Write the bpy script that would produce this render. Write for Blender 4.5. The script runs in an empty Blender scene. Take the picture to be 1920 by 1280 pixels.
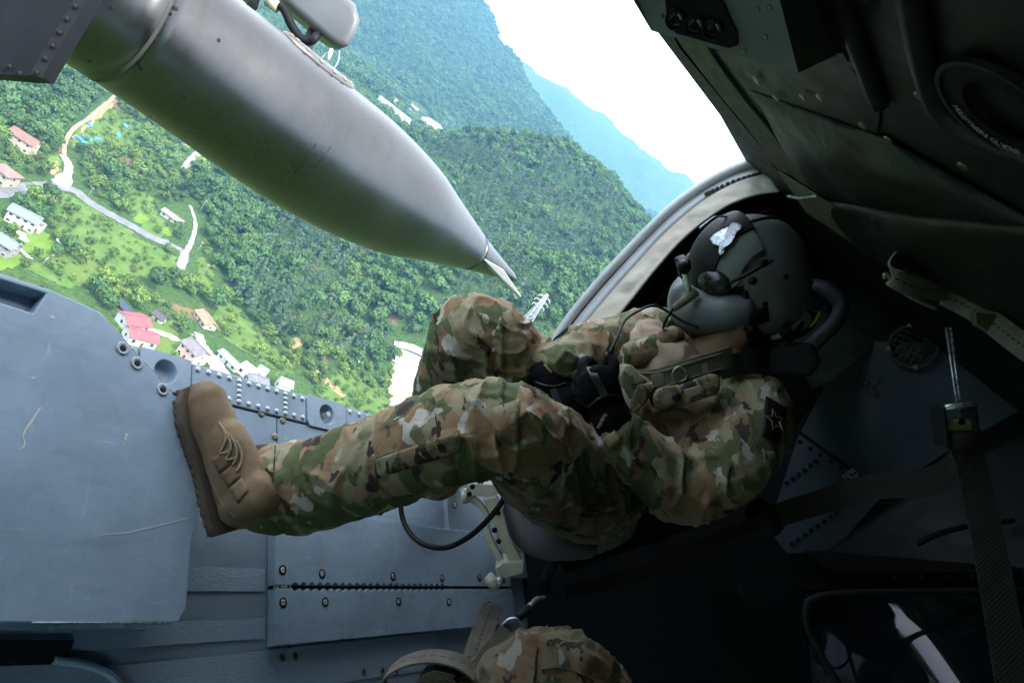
import bpy, bmesh, math, random
import numpy as np
from mathutils import Vector, Matrix, noise as mnoise

SC = bpy.context.scene
COL = SC.collection
rnd = random.Random(7)
R = math.radians

# ---------------------------------------------------------------- camera
FPX, IW, IH = 1400.0, 1920.0, 1280.0        # focal length and size in photo pixels
ROLL, PITCH = R(38.0), R(12.1)
_cp, _sp = math.cos(PITCH), math.sin(PITCH)
_A = Vector((1, 0, 0)); _B = Vector((0, _sp, _cp)); CFWD = Vector((0, _cp, -_sp))
CX = math.cos(ROLL) * _A + math.sin(ROLL) * _B          # image right in the world
CY = math.sin(ROLL) * _A - math.cos(ROLL) * _B          # image down in the world
cam_d = bpy.data.cameras.new('camera')
cam = bpy.data.objects.new('camera', cam_d); COL.objects.link(cam)
cam_d.sensor_width = 36.0; cam_d.lens = 36.0 * FPX / IW
cam_d.clip_start = 0.02; cam_d.clip_end = 30000
_cm = Matrix.Identity(4)
for i, v in enumerate((CX, -CY, -CFWD)):
    _cm[0][i], _cm[1][i], _cm[2][i] = v
cam.matrix_world = _cm
SC.camera = cam

# ---------------------------------------------------------------- sky, sun, exposure
SUN_EL, SUN_AZ = R(56), R(125)               # azimuth clockwise from +Y
w = bpy.data.worlds.new('World'); SC.world = w; w.use_nodes = True
nt = w.node_tree; nt.nodes.clear()
sky = nt.nodes.new('ShaderNodeTexSky'); sky.sky_type = 'NISHITA'; sky.sun_disc = False
sky.sun_elevation = SUN_EL; sky.sun_rotation = SUN_AZ
sky.air_density = 1.0; sky.dust_density = 3.0; sky.ozone_density = 1.0
# thin bright cloud veils most of the sky
tcw = nt.nodes.new('ShaderNodeTexCoord'); nzw = nt.nodes.new('ShaderNodeTexNoise'); nzw.inputs['Scale'].default_value = 2.2; nzw.inputs['Detail'].default_value = 6
nt.links.new(tcw.outputs['Generated'], nzw.inputs['Vector'])
rmw = nt.nodes.new('ShaderNodeMapRange'); rmw.inputs[1].default_value = .3; rmw.inputs[2].default_value = .7; rmw.inputs[3].default_value = .55; rmw.inputs[4].default_value = .8
nt.links.new(nzw.outputs['Fac'], rmw.inputs[0])
mxw = nt.nodes.new('ShaderNodeMix'); mxw.data_type = 'RGBA'; mxw.inputs[7].default_value = (9.5, 9.9, 10.3, 1)
nt.links.new(rmw.outputs[0], mxw.inputs[0]); nt.links.new(sky.outputs[0], mxw.inputs[6])
bg = nt.nodes.new('ShaderNodeBackground'); bg.inputs[1].default_value = 0.15
wo = nt.nodes.new('ShaderNodeOutputWorld')
nt.links.new(mxw.outputs[2], bg.inputs[0]); nt.links.new(bg.outputs[0], wo.inputs[0])
sun_d = bpy.data.lights.new('sun', 'SUN'); sun_d.energy = 2.4; sun_d.angle = R(8); sun_d.color = (1, .95, .87)
sun = bpy.data.objects.new('sun', sun_d); COL.objects.link(sun)
_sd = Vector((math.sin(SUN_AZ) * math.cos(SUN_EL), math.cos(SUN_AZ) * math.cos(SUN_EL), math.sin(SUN_EL)))
sun.rotation_euler = _sd.to_track_quat('Z', 'Y').to_euler()
SC.view_settings.view_transform = 'Standard'; SC.view_settings.look = 'None'
SC.view_settings.gamma = 1; SC.view_settings.use_curve_mapping = False
SC.view_settings.exposure = 1.82
SC.cycles.max_bounces = 10; SC.cycles.diffuse_bounces = 6; SC.cycles.glossy_bounces = 4
SC.cycles.transmission_bounces = 4; SC.cycles.volume_bounces = 1; SC.cycles.transparent_max_bounces = 8
SC.cycles.sample_clamp_indirect = 6; SC.cycles.use_denoising = True
SC.cycles.caustics_reflective = False; SC.cycles.caustics_refractive = False

# ---------------------------------------------------------------- frames
def ray(px, py):
    """world direction through a photo pixel, depth component 1"""
    return CX * ((px - 960) / FPX) + CY * ((py - 640) / FPX) + CFWD
def pix(p):
    d = p.dot(CFWD)
    return (960 + FPX * p.dot(CX) / d, 640 + FPX * p.dot(CY) / d, d)
# the helicopter's own axes: forward, left, up, from the vanishing points of floor track and seams
_Fc = Vector((890, 465, FPX)).normalized()
_Lc = Vector((-440, -3373, FPX)); _Lc = (_Lc - _Fc * _Lc.dot(_Fc)).normalized()
_Uc = _Fc.cross(_Lc).normalized()
def c2w(v): return CX * v.x + CY * v.y + CFWD * v.z
FW, LW = c2w(_Fc), c2w(_Lc)
UW = c2w(_Uc)
HM = Matrix.Identity(4)
for i, v in enumerate((FW, LW, UW)):
    HM[0][i], HM[1][i], HM[2][i] = v
HI = HM.inverted()
def hp(px, py, d):                 # pixel + depth -> helicopter coordinates (forward, left, up)
    return HI @ (ray(px, py) * d)
def on(px, py, axis, val):         # pixel -> point on the plane coordinate[axis] = val
    r = HI @ ray(px, py)
    return r * (val / r[axis])
def onU(px, py, u): return on(px, py, 2, u)
def onL(px, py, l): return on(px, py, 1, l)
def onF(px, py, f): return on(px, py, 0, f)
def hpix(p): return pix(HM @ Vector(p))

# ---------------------------------------------------------------- object helpers
def tag(o, label=None, cat=None, group=None, kind=None):
    if label: o['label'] = label
    if cat: o['category'] = cat
    if group: o['group'] = group
    if kind: o['kind'] = kind
    return o
def mesh_obj(name, verts, faces, mat=None, parent=None, smooth=False, mats=None, mi=None):
    me = bpy.data.meshes.new(name)
    me.from_pydata([tuple(v) for v in verts], [], faces)
    if mat: me.materials.append(mat)
    for m in (mats or []): me.materials.append(m)
    if mi is not None: me.polygons.foreach_set('material_index', mi)
    if smooth: me.polygons.foreach_set('use_smooth', [True] * len(me.polygons))
    me.update()
    o = bpy.data.objects.new(name, me); COL.objects.link(o)
    if parent is not None: o.parent = parent
    return o
def bm_obj(name, bm, mat=None, parent=None, smooth=False):
    me = bpy.data.meshes.new(name); bm.to_mesh(me); bm.free()
    if mat: me.materials.append(mat)
    if smooth: me.polygons.foreach_set('use_smooth', [True] * len(me.polygons))
    o = bpy.data.objects.new(name, me); COL.objects.link(o)
    if parent is not None: o.parent = parent
    return o
def empty(name, loc=(0, 0, 0), rz=0, parent=None):
    o = bpy.data.objects.new(name, None); COL.objects.link(o)
    o.location = loc; o.rotation_euler = (0, 0, rz); o.empty_display_size = .1
    if parent is not None: o.parent = parent
    return o

# ---------------------------------------------------------------- materials
def new_mat(name):
    m = bpy.data.materials.new(name); m.use_nodes = True
    n = m.node_tree; b = n.nodes['Principled BSDF']
    return m, n, b
def lk(n, a, b): n.links.new(a, b)
def coord(n, kind='Object', scale=(1, 1, 1), rot=(0, 0, 0)):
    t = n.nodes.new('ShaderNodeTexCoord'); mp = n.nodes.new('ShaderNodeMapping')
    mp.inputs['Scale'].default_value = scale; mp.inputs['Rotation'].default_value = rot
    lk(n, t.outputs[kind], mp.inputs[0]); return mp.outputs[0]
def noise(n, vec, scale, detail=3, rough=.5, dist=0):
    t = n.nodes.new('ShaderNodeTexNoise'); t.inputs['Scale'].default_value = scale
    t.inputs['Detail'].default_value = detail; t.inputs['Roughness'].default_value = rough
    t.inputs['Distortion'].default_value = dist
    if vec is not None: lk(n, vec, t.inputs['Vector'])
    return t.outputs['Fac']
def ramp(n, fac, stops, interp='LINEAR'):
    r = n.nodes.new('ShaderNodeValToRGB'); r.color_ramp.interpolation = interp
    els = r.color_ramp.elements
    while len(els) < len(stops): els.new(.5)
    for e, (p, c) in zip(els, stops):
        e.position = p; e.color = (c[0], c[1], c[2], 1) if not isinstance(c, (int, float)) else (c, c, c, 1)
    lk(n, fac, r.inputs[0]); return r.outputs[0]
def mix(n, fac, a, b, mode='MIX'):
    m = n.nodes.new('ShaderNodeMix'); m.data_type = 'RGBA'; m.blend_type = mode
    for s, v in ((m.inputs[0], fac), (m.inputs[6], a), (m.inputs[7], b)):
        if isinstance(v, (int, float)): s.default_value = v
        elif isinstance(v, (tuple, list)): s.default_value = (v[0], v[1], v[2], 1)
        else: lk(n, v, s)
    return m.outputs[2]
def bump(n, h, strength, dist, b):
    t = n.nodes.new('ShaderNodeBump'); t.inputs['Strength'].default_value = strength; t.inputs['Distance'].default_value = dist
    lk(n, h, t.inputs['Height']); lk(n, t.outputs[0], b.inputs['Normal']); return t
def simple(name, col, rough=.6, metal=0, var=.25, scale=8, bmp=.0, bscale=60, spec=None, bdist=.002, detail=4, kind='Object'):
    """base colour with a little uneven tone, and fine relief"""
    m, n, b = new_mat(name)
    v = coord(n, kind)
    f = noise(n, v, scale, detail, .6)
    lo = tuple(c * (1 - var) for c in col); hi = tuple(min(1, c * (1 + var)) for c in col)
    lk(n, ramp(n, f, [(.3, lo), (.7, hi)]), b.inputs['Base Color'])
    b.inputs['Metallic'].default_value = metal
    lk(n, ramp(n, noise(n, v, scale * 3.1, 3), [(.3, max(0, rough - .08)), (.7, min(1, rough + .08))]), b.inputs['Roughness'])
    if spec is not None: b.inputs['Specular IOR Level'].default_value = spec
    if bmp: bump(n, noise(n, v, bscale, 3), bmp, bdist, b)
    return m

# ================================================================= TERRAIN
CTL = []
def cpt(px, py, Y):
    r = ray(px, py); CTL.append((r.x / r.y * Y, Y, r.z / r.y * Y))
for p in [(520,600,345),(600,500,410),(700,400,520),(800,330,640),(720,252,800),(850,250,810),(950,258,840),(1040,274,850),
          (1120,318,830),(1178,400,770),(1194,470,720),(1205,560,640),(1100,450,650),(1000,450,600),(985,610,430),(900,520,450),
          (765,640,405),(770,215,1320),(800,120,1900),(900,150,2050),(920,200,1750),(1030,238,1850),(985,160,2250),(955,110,2400),(900,0,2700),
          (700,-250,2800),(750,0,2150),(650,100,1650),(480,0,1200),(100,150,430),(0,130,385),(300,130,600),(400,60,800),
          (920,90,3650),(1000,140,3600),(1090,208,3500),(1150,255,3550),(1200,292,3500),(1300,362,3400),(1500,500,3300),(1800,700,3300)]:
    cpt(*p)
V0 = -140.0
CTL += [(-300,100,V0),(0,100,V0),(300,100,V0),(-280,200,V0),(-250,260,V0),(-170,280,V0),(-180,330,V0-1),(-120,300,V0),(-60,300,V0),(60,280,V0),(300,300,-125),
        (-60,360,-138),(-120,350,-136),(-20,390,-139),(40,360,-139),(250,450,-70),(320,520,-90),(-230,320,V0),(-330,330,-137),
        (0,0,V0),(-150,0,V0),(150,0,V0),(-100,1000,-70),(100,1200,-80),(400,1200,-100),(-250,950,-60),(-500,3300,-20),(-50,2700,-80),(0,1600,-95),(-330,1080,-78),(300,2600,-90),(800,2600,-60),
        (-1500,500,100),(-1500,1500,250),(-900,300,-60),(-900,800,20),(1500,500,0),(1500,1500,60),(0,-500,V0),(1000,-500,-120),(-1000,-500,-100),
        (0,-2000,-50),(3000,0,100),(-3000,0,150),(3000,4000,300),(-3000,4000,350),(0,6000,250),(-3000,-3000,100),(3000,-3000,100),(700,900,-60),(600,300,-120),
        (6500,0,200),(-6500,0,200),(0,-6500,200),(5000,5000,250),(-5000,5000,250),(5000,-5000,200),(-5000,-5000,200)]
_C = np.array(CTL); _K = 50.0
def _phi(d2): return -np.sqrt(d2 + _K * _K)
_d2 = ((_C[:, None, :2] - _C[None, :, :2]) ** 2).sum(2)
_n = len(_C)
_M = np.zeros((_n + 1, _n + 1)); _M[:_n, :_n] = _phi(_d2) ; _M[_n, :_n] = 1; _M[:_n, _n] = 1
_W = np.linalg.solve(_M, np.append(_C[:, 2], 0))
def _vnoise(x, y, seed):
    """smooth value noise on numpy arrays"""
    xi = np.floor(x).astype(np.int64); yi = np.floor(y).astype(np.int64)
    fx = x - xi; fy = y - yi; fx = fx * fx * (3 - 2 * fx); fy = fy * fy * (3 - 2 * fy)
    def h(a, b):
        n = (a * 374761393 + b * 668265263 + seed * 1442695) & 0x7fffffff
        n = ((n ^ (n >> 13)) * 1274126177) & 0x7fffffff
        return ((n ^ (n >> 16)) & 0xffff) / 65535.0
    return (h(xi, yi) * (1 - fx) + h(xi + 1, yi) * fx) * (1 - fy) + (h(xi, yi + 1) * (1 - fx) + h(xi + 1, yi + 1) * fx) * fy - .5
def terrain(X, Y):
    X = np.atleast_1d(np.asarray(X, float)); Y = np.atleast_1d(np.asarray(Y, float))
    out = np.empty(len(X))
    for s in range(0, len(X), 20000):
        d2 = (X[s:s + 20000, None] - _C[None, :, 0]) ** 2 + (Y[s:s + 20000, None] - _C[None, :, 1]) ** 2
        out[s:s + 20000] = _phi(d2) @ _W[:_n] + _W[_n]
    dist = np.hypot(X, Y)
    k = np.clip((dist - 430) / 450, 0, 1) * (1 + np.clip((dist - 1100) / 700, 0, 1))
    rd = X * .55 + Y * .25                       # gullies run down the slopes
    out += k * (_vnoise(rd / 60, Y / 260, 3) * 17 + _vnoise(X / 120, Y / 120, 4) * 10 + _vnoise(rd / 26, Y / 90, 5) * 7)
    k2 = np.clip((dist - 2300) / 700, 0, 1)
    out += k2 * (_vnoise(X / 420, Y / 420, 9) * 90 + _vnoise(X / 60, Y / 60, 11) * 22 + _vnoise(X / 25, Y / 25, 12) * 9)
    out += np.clip((dist - 300) / 200, 0, 1) * _vnoise(X / 24, Y / 24, 8) * 3
    return np.maximum(out, V0 - 2)
def tz(x, y): return float(terrain([x], [y])[0])
def ground(px, py, start=120.0, stop=5000.0):
    """where the ray through a pixel meets the terrain"""
    r = ray(px, py); r = r / r.y
    ys = start * (stop / start) ** (np.arange(900) / 899.0)
    z = terrain(r.x * ys, ys); below = np.nonzero(r.z * ys < z)[0]
    i = below[0] if len(below) else 899
    if i == 0: y = ys[0]
    else:
        a, b = ys[i - 1], ys[i]
        fa = r.z * a - z[i - 1]; fb = r.z * b - z[i]
        y = a + (b - a) * fa / (fa - fb + 1e-9)
    return Vector((r.x * y, y, tz(r.x * y, y)))
# ================================================================= LAND: ground sheet, fields, roads, woods
_ang = np.concatenate([np.arange(-180, -62, 3.0), np.arange(-62, 46, .22), np.arange(46, 180.1, 3.0)])
_rad = np.concatenate([[2.0, 40.0, 90.0], 130 * (7200 / 130) ** (np.arange(260) / 259.0)])
_AA, _RR = np.meshgrid(np.radians(_ang), _rad)
_gx = (np.sin(_AA) * _RR).ravel(); _gy = (np.cos(_AA) * _RR).ravel()
_gz = terrain(_gx, _gy)
# pixel position of every ground point, used only to know which field a point of ground belongs to
def pixs(x, y, z):
    d = x * CFWD.x + y * CFWD.y + z * CFWD.z
    d = np.where(d < 1, 1, d)
    u = 960 + FPX * (x * CX.x + y * CX.y + z * CX.z) / d
    v = 640 + FPX * (x * CY.x + y * CY.y + z * CY.z) / d
    return u, v
def inpoly(u, v, poly):
    """poly in ground X,Y"""
    r = np.zeros(u.shape, bool); n = len(poly); j = n - 1
    for i in range(n):
        xi, yi = poly[i]; xj, yj = poly[j]
        c = ((yi > v) != (yj > v)) & (u < (xj - xi) * (v - yi) / (yj - yi + 1e-12) + xi)
        r ^= c; j = i
    return r
def gpoly(pts): return [tuple(ground(*p)[:2]) for p in pts]
MEADOW = [gpoly(q) for q in (
    [(105,362),(150,372),(215,418),(285,458),(335,490),(330,515),(250,520),(120,540),(40,500),(120,480),(135,455),(100,430)],
    [(395,600),(415,560),(450,585),(500,640),(560,700),(520,700),(470,660),(430,640)],
    [(585,735),(640,690),(735,740),(740,800),(690,790)],
    [(130,275),(150,235),(195,190),(262,232),(255,272),(185,285)],
    [(245,355),(275,360),(300,395),(285,410),(250,400)],
    [(375,480),(400,500),(395,560),(370,540)],
    [(265,395),(300,410),(330,430),(300,450),(265,430)],
    [(90,285),(115,300),(112,330),(85,315)], [(215,600),(330,600),(350,720),(240,680)])]
LAWN = [gpoly(q) for q in ([(28,437),(70,432),(112,455),(118,470),(85,482),(55,470),(28,455)], [(0,465),(25,470),(48,490),(10,505),(-20,490)],
                           [(66,285),(108,295),(112,312),(66,300)], [(255,395),(285,405),(280,420),(252,412)], [(295,420),(325,432),(315,446),(290,432)])]
SOIL = [gpoly(q) for q in ([(530,595),(562,583),(568,597),(540,606)], [(655,615),(690,606),(700,625),(668,632)], [(590,690),(655,740),(645,745),(585,705)],
                           [(83,297),(110,308),(100,335),(80,310)], [(540,640),(560,630),(566,645),(550,655)], [(195,200),(212,180),(222,190),(140,260),(128,268)])]
SAND = [gpoly([(740,648),(770,652),(830,680),(830,810),(745,800),(733,760),(735,700)])]
VILLAGE = gpoly([(-60,200),(110,290),(130,265),(205,175),(300,240),(400,270),(395,310),(350,330),(385,420),(390,520),(430,560),(480,620),(560,640),(640,670),
                 (735,690),(760,900),(300,900),(-100,700)])
def fields(x, y):
    m = np.zeros(x.shape)
    for p in MEADOW: m[inpoly(x, y, p)] = 1
    for p in LAWN: m[inpoly(x, y, p)] = 2
    for p in SOIL: m[inpoly(x, y, p)] = 3
    for p in SAND: m[inpoly(x, y, p)] = 4
    return m
_near = (np.hypot(_gx, _gy) < 700) & (_gy > 60)
_fm = np.zeros(_gx.shape); _fm[_near] = fields(_gx[_near], _gy[_near])
_na = len(_ang); _nr = len(_rad)
_I = np.arange(_na * _nr).reshape(_nr, _na)
_q = np.stack([_I[:-1, :-1], _I[:-1, 1:], _I[1:, 1:], _I[1:, :-1]], -1).reshape(-1, 4)
me = bpy.data.meshes.new('ground')
me.vertices.add(len(_gx)); me.vertices.foreach_set('co', np.stack([_gx, _gy, _gz], 1).ravel())
me.loops.add(_q.size); me.loops.foreach_set('vertex_index', _q.ravel())
me.polygons.add(len(_q)); me.polygons.foreach_set('loop_start', np.arange(0, _q.size, 4)); me.polygons.foreach_set('loop_total', np.full(len(_q), 4))
me.update(calc_edges=True); me.polygons.foreach_set('use_smooth', np.ones(len(_q), bool))
for nm, k in (('meadow', 1), ('lawn', 2), ('soil', 3), ('sand', 4)):
    a = me.attributes.new(nm, 'FLOAT', 'POINT'); a.data.foreach_set('value', (_fm == k).astype(float))
def attr(n, name):
    t = n.nodes.new('ShaderNodeAttribute'); t.attribute_name = name; return t.outputs['Fac']
def ground_mat():
    m, n, b = new_mat('ground')
    v = coord(n, 'Object')
    big = noise(n, v, .03, 4); fine = noise(n, v, .55, 5, .65); mid = noise(n, v, .12, 4, .6)
    forest = ramp(n, fine, [(.3, (.02, .045, .012)), (.55, (.045, .085, .022)), (.75, (.075, .12, .03))])
    forest = mix(n, ramp(n, noise(n, v, .06, 3), [(.62, 0), (.7, 1)]), forest, (.17, .10, .06))
    meadow = ramp(n, mid, [(.3, (.05, .088, .02)), (.5, (.082, .125, .03)), (.68, (.12, .145, .04))])
    meadow = mix(n, ramp(n, fine, [(.4, 0), (.65, .75)]), meadow, (.075, .17, .03))
    lawn = ramp(n, mid, [(.3, (.085, .16, .024)), (.7, (.125, .2, .03))])
    soil = ramp(n, fine, [(.35, (.10, .13, .04)), (.5, (.30, .19, .10)), (.7, (.40, .27, .16))])
    sand = ramp(n, fine, [(.3, (.30, .26, .2)), (.6, (.44, .39, .31))])
    sand = mix(n, ramp(n, mid, [(.62, 0), (.75, .6)]), sand, (.42, .30, .19))
    wob = n.nodes.new('ShaderNodeMath'); wob.operation = 'ADD'; lk(n, fine, wob.inputs[0]); wob.inputs[1].default_value = -.5
    c = forest
    for nm, col in (('meadow', meadow), ('soil', soil), ('lawn', lawn), ('sand', sand)):
        add = n.nodes.new('ShaderNodeMath'); add.operation = 'ADD'; lk(n, attr(n, nm), add.inputs[0]); lk(n, wob.outputs[0], add.inputs[1])
        c = mix(n, ramp(n, add.outputs[0], [(.42, 0), (.58, 1)]), c, col)
    lk(n, c, b.inputs['Base Color']); b.inputs['Roughness'].default_value = .95; b.inputs['Specular IOR Level'].default_value = .1
    bump(n, fine, .8, 1.2, b)
    return m
me.materials.append(ground_mat())
og = bpy.data.objects.new('ground', me); COL.objects.link(og); tag(og, kind='structure')

# ---- roads: sheets that follow the ground
ROADS = []
def road(pts, width, mat, name='road', lift=.25, start=120):
    g = [ground(*p) for p in pts]
    P = []
    for a, b, c, d in zip([g[0]] + g[:-2], g[:-1], g[1:], g[2:] + [g[-1]]):
        for t in np.linspace(0, 1, 7)[:-1]:
            P.append(.5 * ((2 * b) + (c - a) * t + (2 * a - 5 * b + 4 * c - d) * t * t + (3 * b - a - 3 * c + d) * t ** 3))
    P.append(g[-1]); vs = []; fs = []
    for i, p in enumerate(P):
        tdir = (P[min(i + 1, len(P) - 1)] - P[max(i - 1, 0)]); tdir.z = 0; tdir.normalize()
        nn = Vector((-tdir.y, tdir.x, 0))
        wd = width[i * (len(width) - 1) // max(1, len(P) - 1)] if isinstance(width, list) else width
        jit = 1 + .12 * math.sin(i * 2.3)
        for k in (-.5, -.17, .17, .5):
            q = p + nn * wd * k * jit; vs.append((q.x, q.y, max(tz(q.x, q.y), tz(p.x, p.y) - .3) + lift))
        if i:
            for k in range(3):
                a = (i - 1) * 4 + k; fs.append((a, a + 1, a + 5, a + 4))
        ROADS.append((p.x, p.y, wd * .5 + 1.5))
    o = mesh_obj(name, vs, fs, mat); tag(o, kind='structure'); return o
M_asph = simple('asphalt', (.12, .125, .13), .85, var=.25, scale=.25)
M_conc = simple('pale_concrete', (.25, .235, .21), .85, var=.2, scale=.3)
M_dirt = simple('dirt_track', (.24, .19, .13), .9, var=.3, scale=.4)
road([(-80,380),(0,362),(60,352),(105,350),(140,358),(165,378),(205,402),(250,426),(285,446),(318,458)], 6.5, M_asph)
road([(318,458),(345,475),(338,500)], [3.5, 4.5, 4], M_asph)
road([(110,348),(125,330),(128,310),(118,292)], [7, 4, 4.5, 2.5], M_conc, lift=.3)
road([(120,292),(122,268),(140,240),(175,215),(205,190),(225,168)], 2.2, M_dirt, 'dirt_track')
road([(356,386),(366,420),(358,455),(345,480),(338,505)], [1.6, 2, 2.5, 3.6, 3], M_conc, 'lane', lift=.35)
road([(402,268),(378,282),(358,300),(345,318)], 4.2, M_conc, 'lane')
road([(372,625),(380,648),(395,668),(415,700),(440,730),(480,800)], [4, 5, 8, 9, 8, 8], M_conc)
road([(262,612),(285,620),(320,632),(330,640)], [4, 4, 5, 3], M_conc, 'yard')
road([(738,648),(770,655),(830,680),(870,700)], 4.5, simple('white_concrete', (.34, .32, .29), .8, scale=.3), 'lane', lift=.5)
road([(722,205),(735,195),(745,187)], 5, M_conc, 'lane'); road([(726,212),(742,225),(756,232)], 7, M_conc, 'lane')
_RD = np.array(ROADS)

# ---- trees
def leafmat(name, lo, mid_, hi, hue=.0):
    m, n, b = new_mat(name)
    oi = n.nodes.new('ShaderNodeObjectInfo')
    base = ramp(n, oi.outputs['Random'], [(0, tuple(a * .6 + b * .4 for a, b in zip(lo, mid_))), (.5, mid_), (1, tuple(a * .6 + b * .4 for a, b in zip(hi, mid_)))])
    v = coord(n, 'Object')
    f = noise(n, v, .9, 3)
    wl = noise(n, oi.outputs['Location'], .022, 3, .6)
    base = mix(n, ramp(n, wl, [(.35, .0), (.5, .3), (.66, .9)]), base, tuple(x * .5 for x in lo))
    wl2 = noise(n, oi.outputs['Location'], .035, 2, .6)
    base = mix(n, ramp(n, wl2, [(.54, 0), (.72, .42)]), base, (hi[0] * 1.5, hi[1] * 1.2, hi[2]))
    c = mix(n, ramp(n, f, [(.35, .0), (.7, .3)]), base, tuple(min(1, x * 1.35) for x in hi))
    lk(n, c, b.inputs['Base Color']); b.inputs['Roughness'].default_value = .75; b.inputs['Specular IOR Level'].default_value = .25
    tr = n.nodes.new('ShaderNodeBsdfTranslucent'); lk(n, c, tr.inputs[0])
    ms = n.nodes.new('ShaderNodeMixShader'); ms.inputs[0].default_value = .18
    lk(n, b.outputs[0], ms.inputs[1]); lk(n, tr.outputs[0], ms.inputs[2]); lk(n, ms.outputs[0], n.nodes['Material Output'].inputs[0])
    return m
ML = [leafmat('broadleaf', (.042, .098, .03), (.068, .145, .042), (.105, .19, .052)),
      leafmat('pine_needles', (.07, .14, .085), (.095, .175, .10), (.13, .2, .10)),
      leafmat('bright_leaf', (.08, .16, .03), (.13, .22, .042), (.19, .27, .06)),
      leafmat('rusty_leaf', (.09, .06, .03), (.13, .08, .045), (.12, .10, .05))]
M_bark = simple('bark', (.12, .08, .055), .9, scale=3)
def crown_mesh(name, kind, seed, nlobe, nleaf, rad, h, base):
    rg = np.random.RandomState(seed); V = []; Fc = []
    lobes = []
    for i in range(nlobe):
        if kind == 'pine':
            t = (i + .5) / nlobe; a = rg.rand() * 6.28; rr = rad * (1.0 - t * .75) * (.25 + .45 * rg.rand())
            lobes.append((math.cos(a) * rr, math.sin(a) * rr, base + h * t, rad * (.5 - .28 * t), rad * (.34 - .12 * t)))
        else:
            a = i * 2.4 + rg.rand(); e = rg.rand(); rr = rad * (.62 * math.sqrt(rg.rand())); 
            zz = base + h * (.25 + .6 * e * (1 - .5 * (rr / rad) ** 2)); s = rad * (.34 + .22 * rg.rand())
            lobes.append((math.cos(a) * rr, math.sin(a) * rr, zz, s, s * .8))
    for (cx, cy, cz, s, sz) in lobes:
        k = nleaf // nlobe
        for j in range(k):
            d = rg.normal(size=3); d[2] = abs(d[2]) * 1.0 - .35; d /= np.linalg.norm(d) + 1e-9
            p = np.array([cx, cy, cz]) + d * np.array([s, s, sz]) * (.72 + .38 * rg.rand())
            nrm = d + rg.normal(size=3) * .45; nrm /= np.linalg.norm(nrm)
            t = np.cross(nrm, rg.normal(size=3)); t /= np.linalg.norm(t) + 1e-9; bt = np.cross(nrm, t)
            L = rad * (.13 + .1 * rg.rand()); b0 = len(V)
            V += [p - t * L, p + bt * L * .6 + nrm * L * .15, p + t * L, p - bt * L * .6]
            Fc += [(b0, b0 + 1, b0 + 2), (b0, b0 + 2, b0 + 3)]
    me = bpy.data.meshes.new(name); me.from_pydata([tuple(v) for v in V], [], Fc); return me
def trunk_mesh(name, h, r, seed):
    rg = random.Random(seed); bm = bmesh.new()
    def limb(p0, p1, r0, r1, n=6):
        ax = (p1 - p0).normalized(); t = ax.orthogonal().normalized(); bt = ax.cross(t); rings = []
        for p, rr in ((p0, r0), ((p0 + p1) / 2 + t * r0 * .4, (r0 + r1) / 2), (p1, r1)):
            rings.append([bm.verts.new(p + (t * math.cos(i * 6.283 / n) + bt * math.sin(i * 6.283 / n)) * rr) for i in range(n)])
        for a, b in zip(rings, rings[1:]):
            for i in range(n): bm.faces.new((a[i], a[(i + 1) % n], b[(i + 1) % n], b[i]))
    limb(Vector((0, 0, -.6)), Vector((rg.uniform(-.2, .2), rg.uniform(-.2, .2), h)), r, r * .35)
    for k in range(4):
        a = k * 1.57 + rg.random(); z = h * (.45 + .12 * k)
        limb(Vector((0, 0, z)), Vector((math.cos(a) * h * .3, math.sin(a) * h * .3, z + h * .25)), r * .4, r * .12, 4)
    me = bpy.data.meshes.new(name); bm.to_mesh(me); bm.free(); me.materials.append(M_bark); return me
TREES = []   # (crown mesh, trunk mesh, kind)
for s in range(3): TREES.append((crown_mesh('crown', 'broad', 10 + s, 9 + s, 420, 4.2, 6.5, 1.6), trunk_mesh('trunk', 5.5, .22, s), 0))
for s in range(2): TREES.append((crown_mesh('crown', 'pine', 30 + s, 9, 360, 3.0, 8.5, 2.2), trunk_mesh('trunk', 9.5, .2, 20 + s), 1))
for s in range(2): TREES.append((crown_mesh('crown', 'broad', 50 + s, 7, 340, 3.4, 4.6, .8), trunk_mesh('trunk', 3.8, .16, 40 + s), 2))
TREES.append((crown_mesh('crown', 'broad', 70, 7, 300, 2.8, 5.0, 1.2), trunk_mesh('trunk', 4.5, .16, 60), 3))
for cm, tm, k in TREES: cm.materials.append(ML[k])
# joined crown + trunk, the far wood's units
tcol = bpy.data.collections.new('wood_units')
for i, (cm, tm, k) in enumerate(TREES):
    bm = bmesh.new(); bm.from_mesh(cm); nf = len(bm.faces); bm.from_mesh(tm)
    bm.faces.ensure_lookup_table()
    for f in bm.faces[nf:]: f.material_index = 1
    mm = bpy.data.meshes.new('wood_unit'); bm.to_mesh(mm); bm.free(); mm.materials.append(ML[k]); mm.materials.append(M_bark)
    tcol.objects.link(bpy.data.objects.new('unit_%02d' % i, mm))
HOUSE_SPOTS = []     # (x, y, radius), filled before scattering
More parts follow.
